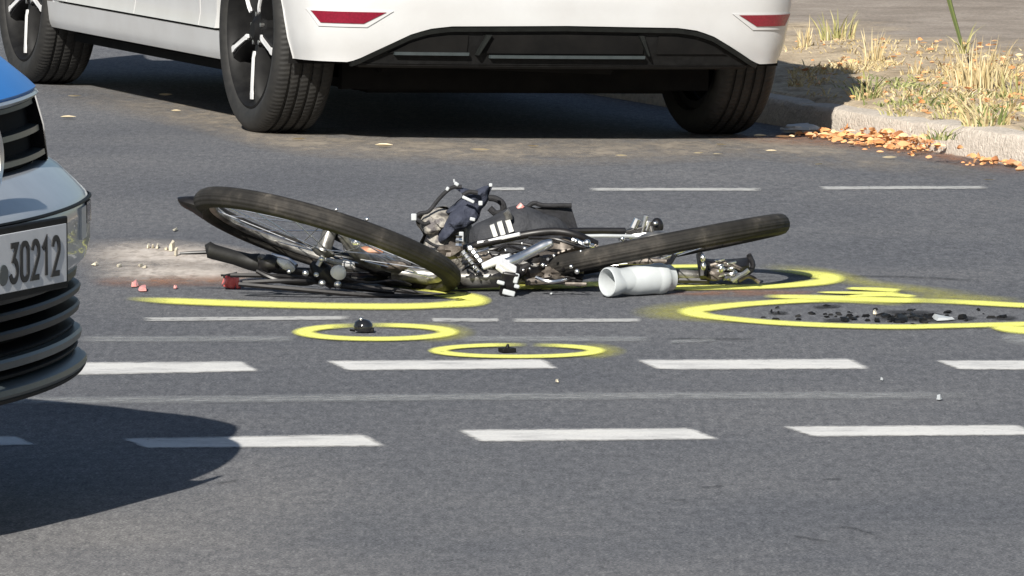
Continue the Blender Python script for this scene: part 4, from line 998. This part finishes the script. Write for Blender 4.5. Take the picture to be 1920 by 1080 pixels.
# ================================================================ white bottle
bax = Vector((.80, .60, .0)).normalized(); bc = W(1138, 530, 18.30); R0 = .0375
bc.z = R0 + .0025
def bottle():
    t = thing('drinking_bottle', 'white plastic drinking bottle without lid lying open end out', 'bottle', (bc.x, bc.y, 0))
    xx = bax; zz = Vector((0, 0, 1)); yy = zz.cross(xx)
    Mo = Matrix((yy, zz, xx)).transposed().to_4x4(); Mo.translation = bc
    prof = [(.031, .16), (.0315, .02), (.0325, .004), (.034, .0), (.0365, .001), (.0375, .006), (.0372, .022), (.0345, .034), (.0320, .046), (.0335, .060), (.0366, .082), (.0375, .11), (.0376, .142), (.0378, .146), (.0395, .150), (.0398, .168), (.0385, .172), (.037, .176), (.034, .180), (.0335, .196), (.030, .20), (.0, .201)]
    prof = [(r, h*1.02) for r, h in prof]
    b = MB(); b.lathe(prof, 40, Mo)
    for i, v in enumerate(b.v):
        d = (v - bc).dot(bax); k = math.exp(-((d-.055)/.04)**2); rad = v - bc - bax*d
        a = math.atan2(rad.z, rad.dot(yy)); kk = max(0, math.cos(a-2.6))**3
        b.v[i] = v - rad*(.30*k*kk) - rad*.06*k*math.sin(3*a+d*40)
    b.build('body', 'bottlewhite', t, (bc.x, bc.y, 0))
    b = MB(); b.lathe([(0, .15), (.0305, .15)], 32, Mo); b.build('inner_base', 'bottlewhite', t, (bc.x, bc.y, 0))
    return t
bottle()

# ================================================================ small things on the road
def shard(name, px, py, size, mat, label, cat='shard', group=None, h=.012, seed=0, lift=0.):
    p = G(px, py); r2 = random.Random(seed*31+int(px)); n = r2.randint(4, 6)
    poly = [];
    for k in range(n):
        a = 2*PI*k/n + r2.uniform(-.3, .3); rr = r2.uniform(.45, 1.15)
        poly.append(Vector((p.x + size[0]/2*rr*math.cos(a), p.y + size[1]/2*rr*math.sin(a), .003)))
    b = MB(); top = [v.lerp(p, .25) + Vector((0, 0, h*r2.uniform(.25, 1.15))) for v in poly]
    b.add(poly + top, [tuple(reversed(range(n))), tuple(range(n, 2*n))] + [(i, (i+1) % n, (i+1) % n+n, i+n) for i in range(n)])
    o = b.build(name, mat, None, (p.x, p.y, 0), smooth=False); return tag(o, label, cat, group)
def bellthing():
    p = G(680, 624); t = thing('bicycle_bell', 'small black bicycle bell inside the first yellow oval', 'bell', (p.x, p.y, 0)); org = (p.x, p.y, 0)
    b = MB(); b.lathe([(.017, .003), (.022, .006), (.0235, .014), (.021, .024), (.013, .031), (.003, .0335), (.0003, .0335)], 24, Matrix.Translation(p) @ Matrix.Rotation(.12, 4, 'Y')); b.build('dome', 'blackgloss', t, org)
    b = MB(); b.box(p + Vector((.012, 0, .007)), (.030, .026, .009)); b.build('clamp', 'blackplastic', t, org, bevel=.002)
    b = MB(); b.tube([p + Vector((-.018, -.01, .006)), p + Vector((-.03, -.014, .008))], .003, 6); b.build('lever', 'blackplastic', t, org)
    b = MB(); b.ball(p + Vector((-.004, -.006, .0335)), .0045, 8); b.build('screw', 'chrome', t, org)
bellthing()
b = MB(); p = G(951, 661); b.box(p + Vector((0, 0, .006)), (.034, .03, .010), Matrix.Rotation(.4, 3, 'Z')); b.tube([p + Vector((.0, 0, .008)), p + Vector((.002, 0, .02))], [.007, .003], 6)
tag(b.build('broken_bracket', 'blackplastic', None, (p.x, p.y, 0), bevel=.002), 'tiny black broken bracket inside the flattest yellow oval', 'bracket')
# red rear lamp
p = G(436, 541); t = thing('rear_lamp', 'broken red rear lamp lying left of the handlebar', 'lamp', (p.x, p.y, 0)); org = (p.x, p.y, 0)
b = MB(); b.box(p + Vector((-.008, 0, .016)), (.030, .03, .030), Matrix.Rotation(.3, 3, 'Z') @ Matrix.Rotation(.3, 3, 'Y')); b.build('lens', 'redplastic', t, org, bevel=.004)
b = MB(); b.box(p + Vector((.013, .0, .015)), (.012, .03, .030), Matrix.Rotation(-.2, 3, 'Y')); b.build('lens', 'redplastic', t, org, bevel=.003)
b = MB(); b.box(p + Vector((-.006, .004, .034)), (.036, .02, .008), Matrix.Rotation(-.2, 3, 'Y')); b.tube([p + Vector((-.03, .01, .033)), p + Vector((.03, .01, .031))], .003, 6); b.build('lamp_bracket', 'blackplastic', t, org)
red_l = ['flat pink shard left of the yellow line start', 'longer pink shard touching the flat one', 'small pink chip behind the pink shards']
shard('lens_shard', 252, 537, (.024, .08), 'pinkshard', 'small pale red lens shard near the police car', group='broken lens shards', seed=1)
shard('lens_shard', 269, 545, (.030, .10), 'pinkshard', 'larger pale red lens shard, pointed towards the yellow line', group='broken lens shards', seed=2, h=.011)
shard('lens_shard', 329, 542, (.016, .06), 'pinkshard', 'tiny pink lens chip between the shards and the red lamp', group='broken lens shards', seed=3, h=.008)
shard('glass_shard', 322, 471, (.022, .10), 'amber', 'tallest pale glass shard at the tip of the brake lever', group='pale glass shards', seed=4, h=.024)
shard('glass_shard', 331, 480, (.012, .06), 'amber', 'thin upright glass sliver at the end of the brake lever', group='pale glass shards', seed=14, h=.022)
shard('glass_shard', 312, 470, (.018, .10), 'amber', 'low pale glass shard just left of the tall one', group='pale glass shards', seed=5, h=.012)
for k, px in enumerate((278, 286, 295)):
    shard('glass_shard', px, 466, (.009, .08), 'amber', ('left', 'middle', 'right')[k] + ' one of three small glass chips in a row on the dust', group='pale glass chips', seed=6+k, h=.010)
for px, py, lb in ((178, 498, 'round pale chip beside the police car bumper'), (223, 501, 'pale chip in the middle of the dust streak'), (263, 500, 'left of the two touching pale chips on the dust'), (273, 503, 'right of the two touching pale chips on the dust'), (328, 433, 'lone pale chip at the far edge of the dust streak')):
    shard('pale_chip', px, py, (.018, .09), 'amber', lb, 'chip', 'pale chips on the dust', h=.007, seed=int(px))
shard('plastic_shard', 1768, 601, (.072, .09), 'whiteplastic', 'white plastic strip among the black debris in the large oval', 'shard', h=.012, seed=3)
for px, py, sx_, sy_, h_, lb in ((1446, 587, .012, .07, .008, 'leftmost black crumb in the large yellow oval'), (1459, 588, .008, .05, .006, 'tiny black crumb beside the leftmost one'), (1550, 575, .022, .05, .007, 'black crumb under the far edge of the oval'), (1585, 602, .026, .09, .010, 'black crumb pair nearest the near edge of the oval'),
        (1640, 590, .014, .07, .010, 'pale brown crumb in the middle of the oval'), (1645, 603, .018, .08, .008, 'black crumb left of the long black scrap'), (1690, 599, .065, .16, .009, 'long flat black scrap beside the white strip'), (1728, 604, .014, .06, .010, 'black crumb touching the left end of the white strip'),
        (1803, 598, .026, .10, .013, 'thick black scrap at the right end of the white strip'), (1880, 596, .020, .08, .008, 'rightmost black crumb in the large yellow oval'), (1660, 594, .03, .14, .004, 'thin black flake behind the long scrap'), (1716, 596, .04, .12, .012, 'angular black piece lying on the long flat scrap'), (1672, 602, .03, .08, .010, 'black piece before the left end of the long scrap'), (1600, 599, .02, .07, .008, 'black crumb right of the crumb pair')):
    shard('debris_scrap', px, py, (sx_, sy_), 'amber' if 'pale' in lb else 'blackplastic', lb, 'debris', 'debris inside the large oval', h=h_, seed=int(px))
m = MB(); r6 = random.Random(4)
for k in range(110):
    px = r6.gauss(1712, 42) if k < 80 else r6.uniform(1430, 1915); py = r6.gauss(598, 3.5) if k < 95 else r6.uniform(578, 606)
    p = GH(px, py); a = r6.uniform(0, 3); sz = r6.uniform(.003, .010)
    m.box(p + Vector((0, 0, sz*.3+.001)), (sz*r6.uniform(.8, 2.2), sz*r6.uniform(1, 3), sz*.6), Matrix.Rotation(a, 3, 'Z') @ Matrix.Rotation(r6.uniform(-.4, .4), 3, 'Y'), .6)
o = m.build('debris_crumbs', 'blackplastic', None, (1.0, 17.4, 0), smooth=False, kind='stuff'); tag(o, 'fine black plastic crumbs strewn inside the large yellow oval', 'debris')
shard('pebble', 1761, 751, (.018, .05), 'whiteplastic', 'small white pebble on the worn line', 'pebble', 'pebbles on the asphalt', h=.012, seed=1)
shard('pebble', 1045, 718, (.009, .04), 'amber', 'tiny yellowish pebble behind the third white dash row', 'pebble', 'pebbles on the asphalt', h=.007, seed=2)
shard('pebble', 1654, 714, (.009, .04), 'whiteplastic', 'tiny white pebble in front of the right dashes', 'pebble', 'pebbles on the asphalt', h=.006, seed=3)
shard('pebble', 1034, 553, (.010, .04), 'whiteplastic', 'tiny pale pebble between pedal and white bottle', 'pebble', 'pebbles on the asphalt', h=.007, seed=4)
# crumpled white litter against the kerb
p = G(1502, 250, -.05); p.z = H(p.x, p.y)
lit = lump('crumpled_paper', p + Vector((0, 0, .02)), .05, 'whiteplastic', None, (p.x, p.y, p.z), .45, 2.6, 3, (1.3, .8, .34), 20)
tag(lit, 'crumpled white paper in the gutter beside the car tyre', 'paper')

# ---------------------------------------------------------------- leaves
def leaf_mesh(m, c, L, yaw, tilt, curl, seed):
    R = Matrix.Rotation(yaw, 3, 'Z') @ Matrix.Rotation(tilt, 3, 'X'); r2 = random.Random(seed); wd_ = L*r2.uniform(.26, .62)
    prof = [(-.5, .04), (-.25, .8), (.05, 1.), (.3, .62), (.5, .03)]; rows = []
    for t, k in prof:
        rows.append([Vector(c) + R @ Vector((t*L, q*wd_*.5*k, curl*L*(abs(q)*k*.5 + (t*t)*1.2))) for q in (-1, 0, 1)])
    m.grid(rows)
lab_leaf = {}
road_leaves = [(128, 224, 'M', 'yellowish leaf alone on the asphalt between the two cars', .055), (1310, 291, '', 'pale leaf in front of the white car, left of a pair', .035), (1345, 293, '', 'curled brown leaf behind the thin white line', .035), (1446, 287, '', 'pale leaf right of the curled brown one', .04), (1668, 300, '', 'oblong pale leaf in front of the orange leaf pile', .05),
               (1425, 259, '', 'pale leaf under the rear edge of the white car', .045), (1470, 261, '', 'long pale leaf beside the crumpled paper', .06), (1854, 341, '', 'brown leaf behind the right thin line', .04), (1895, 307, '', 'yellow leaf in front of the second kerb stone', .06), (1352, 275, '', 'dull leaf close behind the white car', .04), (1535, 312, '', 'small grey leaf on the asphalt below the litter', .03),
               (330, 212, '', 'pale leaf in the dirt left of the rear tyre', .035), (560, 265, '', 'light leaf just below the left rear tyre', .05), (720, 278, '', 'straw coloured leaf right of the tyre, in the dirt band', .06), (900, 285, '', 'curved pale leaf in the dirt band under the bumper', .07), (1000, 278, '', 'thin leaf in the dirt band right of the curved leaf', .04), (1165, 296, '', 'small pale leaf at the end of the dirt band', .04), (310, 182, '', 'pale leaf behind the front tyre shadow', .05), (140, 184, '', 'pale leaf close to the police car bonnet', .05)]
for k, (px, py, _, lb, L) in enumerate(road_leaves):
    p = GH(px, py); m = MB(); leaf_mesh(m, p + Vector((0, 0, .006)), L, rnd.uniform(-.4, .4), rnd.uniform(-.3, .15), rnd.uniform(.1, .3), k)
    tag(m.build('fallen_leaf', 'paleleaf', None, (p.x, p.y, p.z)), lb, 'leaf', 'fallen leaves on the road')
m = MB()
for k in range(480):
    u = rnd.random()
    if u < .40: px, py, hh = rnd.gauss(1748, 36), rnd.gauss(272, 10), .04
    elif u < .62: px, py, hh = rnd.gauss(1650, 40), rnd.gauss(268, 6), .012
    elif u < .82: px, py, hh = rnd.gauss(1560, 40), rnd.gauss(256, 4), .008
    else: px, py, hh = rnd.gauss(1900, 45), rnd.gauss(306, 5), .010
    p = G(px, py, -.05)
    d = kerb_d(p)
    if d < .012: p = p + KN*(.02 - d + rnd.uniform(0, .05))
    if d > .30: continue
    p.z = H(p.x, p.y) + .005 + rnd.random()*hh*(1 if d < .12 else .3)
    leaf_mesh(m, p, rnd.choice((.014, .02, .026, .034, .044)), rnd.uniform(0, 6.3), rnd.uniform(-1.25, 1.25), rnd.uniform(.1, .9), k)
o = m.build('leaf_litter', 'leaf', None, (1.2, 23.2, 0), kind='stuff'); tag(o, 'orange dry leaves drifted against the kerb', 'leaves')

# ---------------------------------------------------------------- grass on the verge
def verge_pt(px, py):
    p = G(px, py, VZ+.015); s = (p-KB).dot(KD); d = kerb_d(p); p.z = vz(s, d) if d < -.14 else VZ; return p
def blades(m, c, n, hgt, spread, lean=.5, wd_=.0035, seed=0, upright=.5):
    r2 = random.Random(seed); n = int(n*1.35) if n > 3 else n; wd_ = wd_*.66 if n > 3 else wd_
    for k in range(n):
        a = r2.uniform(0, 2*PI); r = spread*math.sqrt(r2.random()); b0 = Vector(c) + Vector((r*math.cos(a), r*math.sin(a), -.005))
        h = hgt*r2.choice((.3, .42, .55, .7, .85, 1.2))*r2.uniform(.85, 1.1); ln = lean*r2.uniform(.1, 1.)*h; a2 = a + r2.uniform(-.8, .8); D = Vector((math.cos(a2), math.sin(a2), 0))
        sd_ = Vector((-D.y, D.x, 0)) if abs(D.y) > .2 else Vector((.6, .8, 0)); sd_ = Vector((1, .15, 0)) if r2.random() < .6 else sd_; wq = wd_*r2.uniform(.6, 1.3); vs = []
        for t, kk in ((0, 1), (.4, .9), (.75, .6), (1, .08)):
            p = b0 + D*ln*t**1.7 + Vector((0, 0, h*(t - .25*lean*t*t))); vs += [p - sd_*wq*kk, p + sd_*wq*kk]
        m.add(vs, [(0, 1, 3, 2), (2, 3, 5, 4), (4, 5, 7, 6)])
tufts = [(1626, 182, 34, .10, .05, .9, 'green', 'green tuft with long curved blades at the edge of the car shadow'), (1850, 228, 70, .115, .08, .9, 'mixed', 'bright tuft of wide blades growing in the kerb joint'), (1835, 165, 80, .17, .09, .45, 'straw', 'tall straw coloured tuft on the right of the verge'), (1570, 78, 46, .11, .07, .6, 'olive', 'yellow green tuft behind the car corner'),
         (1640, 110, 20, .11, .04, .4, 'straw', 'sparse dry stalks in the middle of the verge'), (1905, 178, 44, .10, .07, .7, 'olive', 'yellow green tuft at the right end of the verge'), (1765, 250, 26, .06, .05, 1.2, 'green', 'low green tuft overhanging the leaf pile'), (1720, 145, 24, .07, .06, .8, 'straw', 'short straw tuft between the two tall ones'), (1508, 92, 14, .13, .03, .5, 'straw', 'thin dry stalks just right of the car'), (1690, 205, 22, .05, .07, 1., 'olive', 'low dry tuft on the long kerb stone'), (1785, 215, 30, .05, .07, 1.1, 'olive', 'flat olive tuft behind the kerb joint')]
for k, (px, py, n, hgt, spr, lean, kind, lb) in enumerate(tufts):
    p = verge_pt(px, py); t = thing('grass_tuft', lb, 'grass', p, group='grass tufts on the verge')
    if kind == 'mixed':
        m = MB(); blades(m, p, n//2, hgt*.8, spr, lean, .005, k); m.build('green_blades', 'green', t, p, recalc=False, smooth=False, kind='stuff')
        m = MB(); blades(m, p, n//2, hgt, spr, lean, .0055, k+50); m.build('dry_blades', 'straw', t, p, recalc=False, smooth=False, kind='stuff')
    else:
        m = MB(); blades(m, p, n, hgt, spr, lean, .0038, k); m.build('blades', kind, t, p, recalc=False, smooth=False, kind='stuff')
        m = MB(); blades(m, p, n//3, hgt*.9, spr*1.2, lean, .0035, k+90); m.build('dry_blades', 'straw', t, p, recalc=False, smooth=False, kind='stuff')
m = MB(); r3 = random.Random(5)
for k in range(2500):
    px = r3.uniform(1480, 1960); py = r3.triangular(75, 245, 150)
    p = verge_pt(px, py); s = (p-KB).dot(KD); d = kerb_d(p)
    if d > -.10 or mnoise.noise(Vector((s*2.2, d*3., 8.))) < -.05: continue
    blades(m, p, 3, r3.uniform(.018, .05), .02, 1.3, .0028, k)
o = m.build('dry_grass', 'straw', None, (1.6, 24, VZ), kind='stuff', recalc=False, smooth=False); tag(o, 'short dry grass and stubble covering the verge', 'grass')
m = MB()
for k in range(1500):
    px = r3.triangular(1560, 1960, 1840); py = r3.uniform(150, 245)
    p = verge_pt(px, py); s = (p-KB).dot(KD); d = kerb_d(p)
    if d > -.09 or d < -.75 or mnoise.noise(Vector((s*2.6, d*3., 2.))) < .0: continue
    blades(m, p, 3, r3.uniform(.018, .05), .02, 1.3, .003, k+9000)
o = m.build('green_grass', 'green', None, (1.6, 24, VZ), kind='stuff', recalc=False, smooth=False); tag(o, 'low greener grass creeping towards the kerb', 'grass')
m = MB()
for k in range(420):
    px = r3.uniform(1490, 1960); py = r3.uniform(80, 245); p = verge_pt(px, py)
    if kerb_d(p) > -.06 or r3.random() < .45: continue
    leaf_mesh(m, p + Vector((0, 0, .006+.01*r3.random())), r3.uniform(.015, .038), r3.uniform(0, 6.3), r3.uniform(-1., 1.), r3.uniform(.1, .8), k)
o = m.build('verge_leaves', 'leaf', None, (1.6, 24, VZ), kind='stuff'); tag(o, 'dry brown leaves scattered between the grass on the verge', 'leaves')
# a green stalk leaning out of the frame
P = [W(1806, 98, 27.2), W(1797, 62, 27.2), W(1785, 20, 27.2), W(1772, -30, 27.2), W(1765, -70, 27.2)]
b = MB(); b.tube(smoothpath(P, 5), [interp(i/20, [0, 1], [.006, .011]) for i in range(21)], 8)
t = thing('weed_stalk', 'single green weed stalk leaning on the far side of the verge', 'plant', (P[0].x, P[0].y, 0)); b.build('stalk', 'stalk' if 'stalk' in M else 'green', t, (P[0].x, P[0].y, 0))
m = MB(); blades(m, P[0], 12, .12, .02, 1., .005, 77); m.build('leaf_blades', 'olive', t, (P[0].x, P[0].y, 0), recalc=False, smooth=False)
